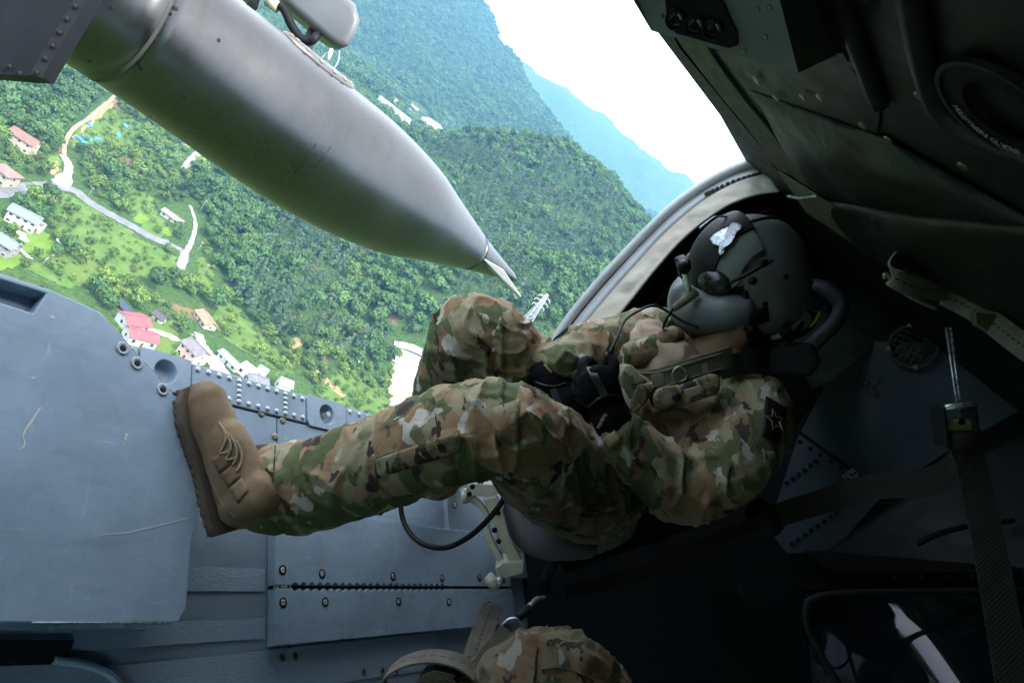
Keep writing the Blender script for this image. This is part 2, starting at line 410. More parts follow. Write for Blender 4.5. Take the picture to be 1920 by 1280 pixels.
# ================================================================= VILLAGE
def box_v(x0, x1, y0, y1, z0, z1):
    v = [(x0,y0,z0),(x1,y0,z0),(x1,y1,z0),(x0,y1,z0),(x0,y0,z1),(x1,y0,z1),(x1,y1,z1),(x0,y1,z1)]
    f = [(0,3,2,1),(4,5,6,7),(0,1,5,4),(1,2,6,5),(2,3,7,6),(3,0,4,7)]
    return v, f
def boxo(name, x0, x1, y0, y1, z0, z1, mat, parent=None):
    v, f = box_v(x0, x1, y0, y1, z0, z1); return mesh_obj(name, v, f, mat, parent)
def prism(name, pts, thick, mat, parent=None, up=(0, 0, 1)):
    """closed slab: polygon pts pushed along up by thick"""
    n = len(pts); u = Vector(up) * thick
    v = [Vector(p) for p in pts] + [Vector(p) + u for p in pts]
    f = [tuple(reversed(range(n))), tuple(range(n, 2 * n))] + [(i, (i + 1) % n, n + (i + 1) % n, n + i) for i in range(n)]
    return mesh_obj(name, v, f, mat, parent)
_wm = {}
def wmat(kind, col, **k):
    key = (kind, col)
    if key not in _wm: _wm[key] = simple(kind, col, **k)
    return _wm[key]
M_glass = simple('window_glass', (.03, .04, .05), .08, var=.1, spec=.8)
M_frame = simple('window_frame', (.7, .7, .68), .5, var=.05)
def roofmat(col):
    key = ('roof', col)
    if key not in _wm:
        m, n, b = new_mat('roof_tiles'); v = coord(n, 'Object')
        wv = n.nodes.new('ShaderNodeTexWave'); wv.bands_direction = 'X'; wv.inputs['Scale'].default_value = 1.3; lk(n, v, wv.inputs[0])
        f = noise(n, v, .8, 4)
        c = ramp(n, f, [(.3, tuple(x * .45 for x in col)), (.7, tuple(min(1, x * .72) for x in col))])
        lk(n, c, b.inputs['Base Color']); b.inputs['Roughness'].default_value = .7
        bump(n, wv.outputs['Fac'], .5, .08, b); _wm[key] = m
    return _wm[key]
def house(label, px, py, px2, py2, w_, d_, h_, roof, wall, kind='gable', rise=2.0, cat='house', floors=1, wins=3, door=True, name='house', flatcol=None):
    """px,py: centre of the base; px2,py2: a second pixel that gives the long axis"""
    g = ground(px, py); g2 = ground(px2, py2); yaw = math.atan2(g2.y - g.y, g2.x - g.x)
    HOUSE_SPOTS.append((g.x, g.y, max(w_, d_) * .5 + 2.6))
    e = empty(name, (g.x, g.y, min(tz(g.x + a, g.y + b) for a in (-4, 4) for b in (-4, 4)) - .2), yaw)
    tag(e, label, cat, 'houses in the valley village')
    mw = wmat('wall', wall, rough=.8, var=.12, scale=.6); mr = roofmat(roof)
    W, D = w_ * .43, d_ * .43; w_, d_, h_, rise = w_ * .86, d_ * .86, h_ * .9, rise * .9
    if kind == 'gable':
        v = [(-W,-D,0),(W,-D,0),(W,D,0),(-W,D,0),(-W,-D,h_),(W,-D,h_),(W,D,h_),(-W,D,h_),(-W,0,h_+rise),(W,0,h_+rise)]
        f = [(0,1,5,4),(2,3,7,6),(1,2,6,9,5),(3,0,4,8,7),(0,3,2,1)]
        mesh_obj('wall', v, f, mw, e)
        o = .6; sl = rise / D
        for s in (-1, 1):
            prism('roof', [(-W-o, 0, h_+rise+.02), (W+o, 0, h_+rise+.02), (W+o, s*(D+o), h_-o*sl+.02), (-W-o, s*(D+o), h_-o*sl+.02)][::s], .18, mr, e)
        boxo('ridge', -W-o, W+o, -.16, .16, h_+rise+.12, h_+rise+.32, mr, e)
    elif kind == 'hip':
        boxo('wall', -W, W, -D, D, 0, h_, mw, e)
        o = .7; k = max(0.4, W - D); a = [(-W-o,-D-o,h_),(W+o,-D-o,h_),(W+o,D+o,h_),(-W-o,D+o,h_)]
        v = [Vector(p) for p in a] + [Vector((x, y, z + .2)) for x, y, z in a] + [Vector((-k, 0, h_+rise)), Vector((k, 0, h_+rise))]
        f = [(3,2,1,0),(0,1,5,4),(1,2,6,5),(2,3,7,6),(3,0,4,7),(4,5,9,8),(5,6,9),(6,7,8,9),(7,4,8)]
        mesh_obj('roof', v, f, mr, e)
    else:                                     # flat roof with a parapet
        boxo('wall', -W, W, -D, D, 0, h_, mw, e)
        rf = boxo('roof', -W+.3, W-.3, -D+.3, D-.3, h_+.003, h_ + .12, mr, e)
        for (x0,x1,y0,y1) in ((-W-.05,W+.05,-D-.05,-D+.3),(-W-.05,W+.05,D-.3,D+.05),(-W-.05,-W+.3,-D+.3,D-.3),(W-.3,W+.05,-D+.3,D-.3)):
            boxo('parapet', x0, x1, y0, y1, h_+.004, h_ + .45, wmat('wall', wall, rough=.8, var=.12, scale=.6), e)
    fh = h_ / floors
    for fl in range(floors):
        z = fl * fh + fh * .35
        for side in (-1, 1):
            for k in range(wins):
                x = -W + w_ * (k + .5) / wins
                if door and fl == 0 and side == -1 and k == wins // 2:
                    boxo('door', x-.5, x+.5, -D-.06, -D+.05, 0.05, 2.1, wmat('door', (.12, .07, .04)), e); continue
                y = side * D
                fr = boxo('window', x-.75, x+.75, y-.06, y+.06, z, z+fh*.42, M_frame, e)
                boxo('pane', x-.64, x+.64, y-.09, y+.09, z+.1, z+fh*.42-.1, M_glass, fr)
        for side in (-1, 1):
            x = side * W
            fr = boxo('window', x-.06, x+.06, -.7, .7, z, z+fh*.4, M_frame, e)
            boxo('pane', x-.09, x+.09, -.6, .6, z+.1, z+fh*.4-.1, M_glass, fr)
    return e
cream, white, grey, pink = (.45,.39,.30), (.56,.55,.53), (.4,.4,.39), (.6,.42,.38)
red, brown, slate, blue = (.36,.13,.11), (.3,.19,.13), (.2,.21,.23), (.24,.3,.37)
h1 = house('cream two-storey house with a terracotta red roof at the wood edge on the left', 38, 275, 62, 292, 13, 10, 6.2, (.34,.14,.11), cream, 'gable', 2.2, floors=2)
house('cream house with a pale pink roof cut by the left picture edge', 2, 340, 18, 352, 10, 9, 6, (.38,.2,.17), cream, 'hip', 1.8, floors=2)
h3 = house('white terraced modern house with a blue-grey roof beside the round lawn', 38, 420, 62, 432, 12, 9, 5.6, blue, white, 'gable', 1.2, floors=2, wins=4)
house('small white flat-roofed annex stepping down to the lawn beside the modern house', 62, 428, 80, 438, 7, 6, 3.2, (.25,.15,.13), white, 'flat', floors=1, wins=2, name='annex', cat='annex')
house('grey brick house with a light blue metal roof at the left picture edge', 2, 470, 18, 480, 9, 8, 5, blue, (.3,.26,.26), 'gable', 1.6, floors=2)
house('farmhouse with a faded maroon roof just under the fuel tank', 352, 272, 372, 276, 12, 8, 3.6, (.26,.14,.14), white, 'hip', 2.0)
house('long grey-roofed barn between the lane and the small lawn', 322, 412, 342, 424, 13, 6, 3.4, (.34,.3,.27), grey, 'gable', 1.2, name='barn', cat='barn')
house('bright red roofed workshop, the upper of the two red roofs', 245, 612, 262, 614, 11, 9, 4.2, (.46,.10,.11), white, 'gable', 1.6)
house('bright red roofed white building, the lower of the two red roofs', 258, 640, 275, 644, 12, 8, 4.0, (.46,.10,.11), white, 'gable', 1.6)
house('little white shed with a dark roof above the red roofed workshop', 296, 600, 304, 606, 5, 4, 2.6, (.09,.08,.09), white, 'gable', 1.4, name='shed', cat='shed', wins=1)
house('house with a faded orange-brown roof at the lane end', 382, 606, 394, 622, 11, 7, 3.2, (.42,.26,.15), cream, 'gable', 1.4)
house('pink walled house with a dark grey roof beside the pale road', 356, 672, 368, 684, 10, 9, 6, (.22,.2,.22), (.62,.4,.37), 'gable', 1.8, floors=2)
house('long narrow shed with a turquoise and white roof right of the pale road', 428, 682, 445, 698, 12, 4.5, 3, (.42,.66,.68), white, 'gable', .9, name='shed', cat='shed')
house('boxy white building at the end of the turquoise roofed shed', 458, 702, 466, 708, 7, 6, 4.5, (.7,.7,.68), white, 'flat', wins=2, name='building', cat='building')
house('low house with a slate roof half hidden by the door sill', 478, 718, 490, 722, 9, 7, 3, slate, white, 'gable', 1.3)
house('small white block house just above the riveted sill', 486, 704, 492, 708, 5, 5, 4, (.7,.7,.68), white, 'flat', wins=1, name='building', cat='building')
house('white peaked storehouse with a green awning, rightmost of the village', 526, 730, 535, 734, 6, 6, 5, (.7,.7,.68), white, 'gable', 1.6, wins=1, name='storehouse', cat='building')
house('distant long hall with a grey and blue roof on the hillside clearing', 806, 240, 822, 246, 62, 24, 12, (.3,.34,.4), white, 'gable', 5, name='hall', cat='hall', wins=5)
house('distant pale flat block at the top of the hillside clearing', 776, 208, 786, 220, 64, 46, 8, (.55,.52,.48), (.6,.57,.5), 'flat', name='block_building', cat='building', wins=5)
house('distant low white row building at the left of the hillside clearing', 736, 212, 748, 222, 58, 14, 8, (.6,.58,.55), white, 'gable', 2, name='row_building', cat='building', wins=5)
house('distant small pink roofed house below the hillside clearing', 760, 238, 772, 240, 22, 12, 6, (.5,.36,.33), white, 'gable', 3, wins=2)
house('lone far white hut high in the forested mountain', 924, 166, 930, 168, 16, 9, 5, (.7,.68,.62), white, 'gable', 2, name='hut', cat='hut', wins=1)
# solar array by the red roofs
g = ground(228, 580); e = empty('solar_array', (g.x, g.y, g.z), R(-20)); tag(e, 'dark blue solar panel rack above the red roofed workshop', 'solar panels'); HOUSE_SPOTS.append((g.x, g.y, 5))
M_solar = simple('solar_glass', (.015, .025, .06), .15, var=.2, scale=2)
for k in range(4):
    prism('panel', [(-4 + k*2.05, -1.3, 1.2), (-4 + k*2.05 + 2, -1.3, 1.2), (-4 + k*2.05 + 2, 1.3, 2.2), (-4 + k*2.05, 1.3, 2.2)], .08, M_solar, e)
for x in (-3.8, 3.8): boxo('leg', x-.07, x+.07, -1.2, -1.05, 0, 1.22, M_frame, e); boxo('leg', x-.07, x+.07, 1.05, 1.2, 0, 2.1, M_frame, e)
# blue tarpaulins lying in the scrub field
M_tarp = simple('blue_tarp', (.02, .2, .55), .4, var=.35, scale=.8)
for i, (px, py, s, ang) in enumerate([(150,262,1.8,.2),(158,268,1.5,1),(164,260,2,.5),(184,262,1.9,1.2),(167,234,1.6,.2),(222,253,2.1,2.2),(235,236,2.2,2.1),(254,232,1.9,1.6)]):
    g = ground(px, py); n_ = 7; vs = []; fs = []
    for a in range(n_):
        for b in range(n_):
            x, y = (a/(n_-1)-.5)*2, (b/(n_-1)-.5)*2
            h = 1.1*max(0, 1-.8*(x*x+y*y)) + .25*mnoise.noise(Vector((x*2+i*7, y*2, 0)))
            p = Vector((x*s*1.5*math.cos(ang)-y*s*.8*math.sin(ang), x*s*1.5*math.sin(ang)+y*s*.8*math.cos(ang), h+.15)); vs.append(p)
    for a in range(n_-1):
        for b in range(n_-1): q = a*n_+b; fs.append((q, q+n_, q+n_+1, q+1))
    o = mesh_obj('tarpaulin', vs, fs, M_tarp, None, True); o.location = (g.x, g.y, g.z)
    so = o.modifiers.new('thick', 'SOLIDIFY'); so.thickness = .05
    tag(o, 'crumpled bright blue tarpaulin lying in the scrub field under the fuel tank', 'tarpaulin', 'blue tarpaulins in the scrub field')
    HOUSE_SPOTS.append((g.x, g.y, s + 1.5))
# garden parasols, boundary wall, steps at the modern house
def lathe(name, prof, mat, parent=None, n=20, smooth=True):
    vs = []; fs = []
    for (r, z) in prof:
        for i in range(n): vs.append((r*math.cos(i*2*math.pi/n), r*math.sin(i*2*math.pi/n), z))
    for j in range(len(prof)-1):
        for i in range(n): fs.append((j*n+i, j*n+(i+1)%n, (j+1)*n+(i+1)%n, (j+1)*n+i))
    fs.append(tuple(reversed(range(n)))); fs.append(tuple(range((len(prof)-1)*n, len(prof)*n)))
    return mesh_obj(name, vs, fs, mat, parent, smooth)
for (px, py, lb) in ((35,447,'white garden parasol nearest the modern white house'), (40,457,'white garden parasol nearer the stepping slabs'), (109,461,'white garden parasol at the lawn corner by the boundary wall')):
    g = ground(px, py); e = empty('garden_parasol', g); tag(e, lb, 'parasol', 'garden parasols on the lawn')
    lathe('canopy', [(1.7, 2.2), (1.7, 2.26), (.9, 2.6), (.05, 2.85)], wmat('canvas', (.8, .8, .78)), e, 10, False)
    lathe('pole', [(.3, 0), (.3, .08), (.04, .09), (.04, 2.3)], M_frame, e, 8); HOUSE_SPOTS.append((g.x, g.y, 3))
ga, gb = ground(82, 492), ground(128, 466); d_ = gb - ga; e = empty('boundary_wall', ga, math.atan2(d_.y, d_.x)); tag(e, 'pale concrete retaining wall at the lawn corner', 'wall')
L_ = math.hypot(d_.x, d_.y)
for k in range(6): boxo('block', k*L_/6+.02, (k+1)*L_/6-.02, -.2, .2, -1, 1.5, M_conc, e)
for k in range(6):
    g = ground(32 + k*4.5, 462 + k*4.2)
    o = boxo('stepping_slab', -1.1, 1.1, -.3, .3, -.1, .16, wmat('slab', (.6,.58,.54)), None); o.location = g; o.rotation_euler[2] = R(40)
    tag(o, 'pale stepping slab crossing the lawn of the modern house', 'slab', 'stepping slabs on the lawn'); HOUSE_SPOTS.append((g.x, g.y, 1.6))
HOUSE_SPOTS += [(ga.x, ga.y, 2), (gb.x, gb.y, 2)]
# power poles
def pole(px, py, label, h=9):
    g = ground(px, py); e = empty('utility_pole', g, R(30)); tag(e, label, 'utility pole', 'utility poles along the lane')
    lathe('pole', [(.17, -.5), (.13, h*.5), (.1, h)], M_conc, e, 8)
    boxo('crossarm', -.9, .9, -.06, .06, h-1, h-.86, M_conc, e)
    for x in (-.8, 0.25, .8): lathe('insulator', [(.05, h-.86), (.07, h-.75), (.03, h-.6)], M_frame, e, 6).location.x = x
    HOUSE_SPOTS.append((g.x, g.y, 1.5))
pole(372, 400, 'concrete utility pole at the upper bend of the lane'); pole(364, 480, 'concrete utility pole beside the lower lane')
pole(375, 523, 'concrete utility pole below the end of the lane'); pole(164, 370, 'white utility pole beside the road junction', 6); pole(346, 650, 'utility pole beside the pink walled house', 7)
# transmission tower with its lines
g = ground(980, 612); e = empty('transmission_tower', g, R(25)); tag(e, 'white steel lattice transmission tower standing in the forest', 'tower')
M_steel = simple('galvanised_steel', (.62, .64, .64), .5, .3, var=.1)
def bar_mesh(segs, r, n=5):
    vs = []; fs = []
    for p0, p1 in segs:
        p0 = Vector(p0); p1 = Vector(p1); ax = (p1-p0).normalized(); t = ax.orthogonal().normalized(); b = ax.cross(t); o = len(vs)
        for p in (p0, p1):
            for i in range(n): vs.append(p + (t*math.cos(i*6.2832/n)+b*math.sin(i*6.2832/n))*r)
        for i in range(n): fs.append((o+i, o+(i+1)%n, o+n+(i+1)%n, o+n+i))
        fs.append(tuple(range(o+n-1, o-1, -1))); fs.append(tuple(range(o+n, o+2*n)))
    return vs, fs
TH, TB, TT = 24.0, 2.6, .55
def corner(z, k): s = TB + (TT-TB)*z/TH; return Vector((s*(1 if k in (0,3) else -1), s*(1 if k < 2 else -1), z))
for k in range(4):
    v, f = bar_mesh([(corner(-1, k), corner(TH, k))], .16); mesh_obj('leg', v, f, M_steel, e)
segs = []
for i in range(8):
    z0, z1 = TH*i/8, TH*(i+1)/8
    for k in range(4): segs += [(corner(z0, k), corner(z1, (k+1)%4)), (corner(z0, (k+1)%4), corner(z1, k)), (corner(z1, k), corner(z1, (k+1)%4))]
v, f = bar_mesh(segs, .09, 4); mesh_obj('bracing', v, f, M_steel, e)
ARMS = []
for z, l in ((15.5, 4.2), (18.5, 4.8), (21.5, 4.0)):
    for s in (-1, 1):
        v, f = bar_mesh([((s*.7, .5, z), (s*l, 0, z)), ((s*.7, -.5, z), (s*l, 0, z)), ((s*.6, 0, z+1.3), (s*l, 0, z))], .12, 4); mesh_obj('crossarm', v, f, M_steel, e)
        v, f = bar_mesh([((s*l, 0, z), (s*l, 0, z-1.4))], .16, 6); mesh_obj('insulator', v, f, M_frame, e); ARMS.append((s*l, z-1.4))
M_wire = simple('power_line', (.1, .1, .1), .5, .6)
_ew = Matrix.Translation(g) @ Matrix.Rotation(R(25), 4, 'Z')
far_a, far_b = ground(800, 430) + Vector((0, 0, 18)), ground(1190, 640) + Vector((0, 0, 20))
for k, (x, z) in enumerate(ARMS):
    segs = []
    p0 = _ew @ Vector((x, 0, z)); off = (_ew.to_3x3() @ Vector((x, 0, z-18)))
    for q in (far_a + off, far_b + off):
        prev = p0
        for t in range(1, 9):
            tt = t/8; p = p0.lerp(q, tt) - Vector((0, 0, 14*tt*(1-tt))); segs.append((prev, p)); prev = p
    v, f = bar_mesh(segs, .06, 3); o = mesh_obj('power_line', v, f, M_wire)
    tag(o, 'thin black power line strung from the lattice tower over the forest', 'power line', 'power lines at the lattice tower')
HOUSE_SPOTS.append((g.x, g.y, 5))
# white sacks in the clearing
for px, py in ((672, 678), (679, 681), (688, 686)):
    g = ground(px, py); o = lathe('sack', [(.5, 0), (.75, .3), (.7, .7), (.3, .95), (.15, 1.05)], wmat('sack', (.8,.8,.78)), None, 10); o.location = g
    tag(o, 'white bulk sack standing in the clearing right of the village', 'sack', 'white sacks in the clearing'); HOUSE_SPOTS.append((g.x, g.y, 2))

# ================================================================= WOODS
for px, py, rr in ((735, 200, 26), (748, 218, 26), (772, 200, 34), (785, 222, 30), (806, 240, 34), (760, 236, 24)):
    g = ground(px, py); HOUSE_SPOTS.append((g.x, g.y, rr)); HOUSE_SPOTS.append((g.x * .97, g.y * .97, rr * .9))
_HS = np.array(HOUSE_SPOTS)
def scatter():
    out = []
    rg = np.random.RandomState(3)
    for (y0, y1, st) in ((150, 620, 5.4), (620, 1000, 6.2), (1000, 1500, 7.4), (1500, 2300, 9.0), (2300, 3050, 11.5)):
        xs = np.arange(-1.35*y1, .9*y1, st); ys = np.arange(y0, y1, st*.9)
        X, Y = np.meshgrid(xs, ys); X = (X + rg.uniform(-.45, .45, X.shape)*st).ravel(); Y = (Y + rg.uniform(-.45, .45, Y.shape)*st).ravel()
        k = (X > -1.3*Y) & (X < .75*Y); X, Y = X[k], Y[k]
        Z = terrain(X, Y)
        u, v = pixs(X, Y, Z+4)
        k = (u > -260) & (u < 1480) & (v > -260) & (v < 1000); out.append(np.stack([X[k], Y[k], Z[k]], 1))
    P = np.concatenate(out); X, Y = P[:, 0], P[:, 1]
    f = np.zeros(len(P)); near = np.hypot(X, Y) < 700; f[near] = fields(X[near], Y[near])
    vil = inpoly(X, Y, VILLAGE)
    keep = (f == 0) | ((f == 1) & (rg.rand(len(P)) < .88)) | ((f == 3) & (rg.rand(len(P)) < .5))
    n1 = _vnoise(X/30, Y/30, 21); n2 = _vnoise(X/70, Y/70, 22)
    keep &= ~(vil & (f == 0) & (n1 < -.24))
    for (hx, hy, hr) in _HS: keep &= (X-hx)**2 + (Y-hy)**2 > hr*hr
    for s in range(0, len(_RD)):
        rx, ry, rr = _RD[s]; keep &= (X-rx)**2 + (Y-ry)**2 > (rr+2.6)**2
    keep &= rg.rand(len(P)) < np.where(n2 > .32, .82, .97)
    P, f, vil, n1, n2 = P[keep], f[keep], vil[keep], n1[keep], n2[keep]
    r = rg.rand(len(P)); kind = np.zeros(len(P), int)
    u, v = pixs(P[:, 0], P[:, 1], P[:, 2])
    pine = (~vil) & (P[:, 1] < 760) & ((n2 + .25*(rg.rand(len(P))-.5)) > -.28) & (P[:, 0] > -.36*P[:, 1]) & (P[:, 0] < 0)
    kind[pine & (r < .8)] = 1
    kind[vil & (r < .72)] = 2; kind[(f == 1)] = 2
    kind[(~vil) & (~pine) & (r < .04)] = 2
    kind[r > .992] = 3; kind[vil & (r > .965)] = 3
    sc = np.where(kind == 1, .84, .98) * (.5 + .4*rg.rand(len(P)) + .85*rg.rand(len(P))**4)
    sc *= np.where(vil, .8, 1.0); sc[f == 1] *= .62*(.6+.8*rg.rand(int((f == 1).sum()))); sc[f == 3] *= .45
    d = P[:, 1]; sc *= np.interp(d, [300, 900, 1500, 3000], [1, 1.1, 1.2, 1.65])
    var = np.zeros(len(P), int)
    for kk, opts in ((0, (0, 1, 2)), (1, (3, 4)), (2, (5, 6)), (3, (7,))):
        q = kind == kk; var[q] = np.array(opts)[rg.randint(0, len(opts), q.sum())]
    return P, kind, var, sc, rg.rand(len(P))*6.28, f, vil
TP, TK, TV, TS, TR, TFm, TVil = scatter()
# the 300 trees that show largest become things of their own
_u, _v = pixs(TP[:, 0], TP[:, 1], TP[:, 2] + 3)
_vis = (_u > 5) & (_u < 1190) & (_v > 5) & (_v < 790) & (TFm == 0)
OPEN = [(0,150),(110,105),(300,240),(500,380),(700,462),(870,510),(960,530),(1200,450),(1010,640),(880,550),(830,600),(790,735),(740,770),(560,725),(250,650),(180,570),(0,520)]
_vis &= inpoly(_u, _v, OPEN)
_ap = np.where(_vis, TS*(np.array([4.2, 3.0, 3.4, 2.8])[TK])/np.hypot(TP[:, 0], TP[:, 1]), 0)
_top = np.argsort(-_ap)[:300]
MARKS = [((38,275),'near the terracotta roofed cream house'),((40,410),'near the white modern house'),((245,620),'around the bright red roofs'),((322,412),'around the grey-roofed barn'),
         ((380,600),'around the orange-brown roof'),((200,265),'around the blue tarpaulins'),((352,272),'near the maroon roofed farmhouse'),((430,690),'around the turquoise roofed shed'),
         ((230,430),'below the bridge road'),((240,520),'between the lawn and the raised step'),((500,480),'on the slope left of the tank nose'),((620,590),'on the slope above the clearing'),((680,680),'by the white sacks'),((450,560),'beside the bright meadow strip'),((300,340),'around the junction above the barn'),((700,560),'above the white sand lot'),((600,500),'on the pine slope'),((560,640),'below the bare orange soil'),((640,640),'above the white sacks'),((730,740),'beside the white sand lot'),((480,440),'under the tank belly'),((640,740),'on the grassy bank above the sill'),((110,200),'above the terracotta roofed house'),((900,500),'below the tank nose tip'),((780,500),'under the tank nose'),((1000,560),'around the lattice tower'),((780,590),'behind the far knee'),((700,480),'under the front of the tank'),((640,560),'in the middle of the pine slope')]
MK = [(ground(*p), t) for p, t in MARKS]
KN = [('broadleaf_tree', 'dark green broadleaf tree', 'tree'), ('pine_tree', 'blue-green pine tree', 'tree'), ('young_tree', 'bright green leafy young tree', 'tree'), ('withered_tree', 'rust brown withered tree', 'tree')]
for i in _top:
    p = TP[i]; k = TK[i]; nm, lb, ct = KN[k]
    mg, mk = min(MK, key=lambda q: (q[0].x-p[0])**2 + (q[0].y-p[1])**2)
    mu, mv, _d = pix(mg); du, dv = _u[i]-mu, _v[i]-mv
    side = ('right' if du > 0 else 'left') if abs(du) > abs(dv) else ('below' if dv > 0 else 'above')
    far = 'close by' if math.hypot(du, dv) < 40 else side if math.hypot(du, dv) < 90 else 'far ' + side
    size = 'small' if TS[i] < .8 else 'large' if TS[i] > 1.1 else 'mid-sized'
    e = empty(nm, p, TR[i]); e.scale = (TS[i],)*3
    tag(e, size + ' ' + lb + ' ' + mk + ', ' + far, ct, nm.replace('_', ' ') + 's ' + mk)
    cm, tm, _k = TREES[TV[i]]
    for nn, md in (('trunk', tm), ('crown', cm)):
        o = bpy.data.objects.new(nn, md); COL.objects.link(o); o.parent = e
_rest = np.ones(len(TP), bool); _rest[_top] = False
def gn_wood(name, sel, label):
    me = bpy.data.meshes.new(name); n = int(sel.sum()); me.vertices.add(n)
    me.vertices.foreach_set('co', TP[sel].ravel())
    for nm, ty, dat in (('unit', 'INT', TV[sel]), ('size', 'FLOAT', TS[sel]), ('turn', 'FLOAT', TR[sel])):
        a = me.attributes.new(nm, ty, 'POINT'); a.data.foreach_set('value', np.ascontiguousarray(dat))
    o = bpy.data.objects.new(name, me); COL.objects.link(o); tag(o, label, 'forest', kind='stuff')
    ng = bpy.data.node_groups.new(name, 'GeometryNodeTree')
    ng.interface.new_socket('Geometry', in_out='INPUT', socket_type='NodeSocketGeometry'); ng.interface.new_socket('Geometry', in_out='OUTPUT', socket_type='NodeSocketGeometry')
    N = ng.nodes; gi = N.new('NodeGroupInput'); go = N.new('NodeGroupOutput')
    iop = N.new('GeometryNodeInstanceOnPoints'); ci = N.new('GeometryNodeCollectionInfo'); ci.inputs[0].default_value = tcol
    ci.inputs['Separate Children'].default_value = True; ci.inputs['Reset Children'].default_value = True
    def na(nm, ty):
        t = N.new('GeometryNodeInputNamedAttribute'); t.data_type = ty; t.inputs[0].default_value = nm; return t.outputs[0]
    cx = N.new('ShaderNodeCombineXYZ'); L = ng.links
    L.new(na('turn', 'FLOAT'), cx.inputs[2]); L.new(gi.outputs[0], iop.inputs['Points']); L.new(ci.outputs[0], iop.inputs['Instance'])
    iop.inputs['Pick Instance'].default_value = True; L.new(na('unit', 'INT'), iop.inputs['Instance Index']); L.new(cx.outputs[0], iop.inputs['Rotation']); L.new(na('size', 'FLOAT'), iop.inputs['Scale'])
    L.new(iop.outputs[0], go.inputs[0])
    md = o.modifiers.new('wood', 'NODES'); md.node_group = ng
    return o
gn_wood('forest', _rest, 'dense green forest covering the hills and the valley sides')
print('trees', len(TP))

# ---- air
HZ = 7300.0
v, f = box_v(-HZ, HZ, -HZ, HZ, V0 - 4, 760)
m = bpy.data.materials.new('haze'); m.use_nodes = True; n = m.node_tree; n.nodes.clear()
pv = n.nodes.new('ShaderNodeVolumePrincipled'); pv.inputs['Color'].default_value = (.27, .6, 1, 1); pv.inputs['Density'].default_value = 1.3e-4
pv.inputs['Anisotropy'].default_value = .0
lk(n, pv.outputs[0], n.nodes.new('ShaderNodeOutputMaterial').inputs['Volume'])
hz = mesh_obj('haze', v, f, m); tag(hz, kind='stuff')
print('terrain max', float(_gz.max()))
# ================================================================= HELICOPTER
heli = empty('helicopter'); heli.matrix_world = HM
tag(heli, 'grey military helicopter cabin seen from inside, with open door, riveted sill and quilted roof', 'helicopter')
US, UP, UF = -1.10, -1.165, -1.19        # heights of step, track panel and floor below the camera
def painted(name, col, rough=.42, scr=1.0, scale=6, worn=(.5, .55, .6), spec=.4):
    """metal paint with rubbed patches, scuffs and scratches"""
    m, n, b = new_mat(name); v = coord(n)
    f = noise(n, v, scale, 5, .6); g_ = noise(n, v, scale * 7, 4, .6)
    c = ramp(n, f, [(.3, tuple(x * .8 for x in col)), (.7, tuple(x * 1.15 for x in col))])
    c = mix(n, ramp(n, g_, [(.55, 0), (.8, .25)]), c, tuple(x * .55 for x in col))
    vs = coord(n, 'Object', (3, 60, 3), (0, 0, .6)); s1 = noise(n, vs, 3.0, 2, .5, 1.5)
    vs2 = coord(n, 'Object', (55, 3, 3), (0, 0, .35)); s2 = noise(n, vs2, 2.5, 2, .5, 1.0)
    sm = mix(n, 1.0, ramp(n, s1, [(.70, 0), (.74, .5 * scr)]), ramp(n, s2, [(.71, 0), (.75, .45 * scr)]), 'LIGHTEN')
    c = mix(n, sm, c, worn)
    v3 = coord(n, 'Object', (4, 22, 4), (0, 0, -.5)); s3 = noise(n, v3, 1.8, 5, .65, .8)
    c = mix(n, ramp(n, s3, [(.56, 0), (.78, .55 * min(1, scr))]), c, tuple(x * .5 for x in col))
    c = mix(n, ramp(n, noise(n, v, 1.7, 3, .6), [(.5, 0), (.75, .35)]), c, tuple(x * .65 for x in col))
    lk(n, c, b.inputs['Base Color'])
    lk(n, ramp(n, noise(n, v, scale * 2.3, 4), [(.3, rough - .1), (.7, rough + .12)]), b.inputs['Roughness'])
    b.inputs['Specular IOR Level'].default_value = spec
    bump(n, g_, .12, .002, b)
    return m
M_blue = painted('blue_grey_paint', (.245, .325, .405), .30)
M_floor = painted('worn_floor_paint', (.2, .26, .315), .42, 1.0)
M_step = painted('scuffed_step_paint', (.25, .335, .425), .25, .8)
M_dark = simple('dark_paint', (.016, .017, .019), .55, var=.2, scale=10, spec=.15)
M_black = simple('black_rubber', (.010, .010, .011), .5, var=.2, scale=20, spec=.15)
M_rim = simple('bare_edge', (.5, .53, .55), .3, .6, var=.2, scale=40)
M_tan = simple('cream_alloy', (.48, .46, .38), .4, .15, var=.12, scale=12)
def grip_mat():
    m, n, b = new_mat('rough_grip_coat'); v = coord(n, 'Object', (20, 60, 20)); f = noise(n, v, 4, 6, .75)
    lk(n, ramp(n, f, [(.3, (.195, .265, .33)), (.7, (.25, .33, .405))]), b.inputs['Base Color']); b.inputs['Roughness'].default_value = .6
    bump(n, f, .6, .004, b); return m
M_grip = grip_mat()
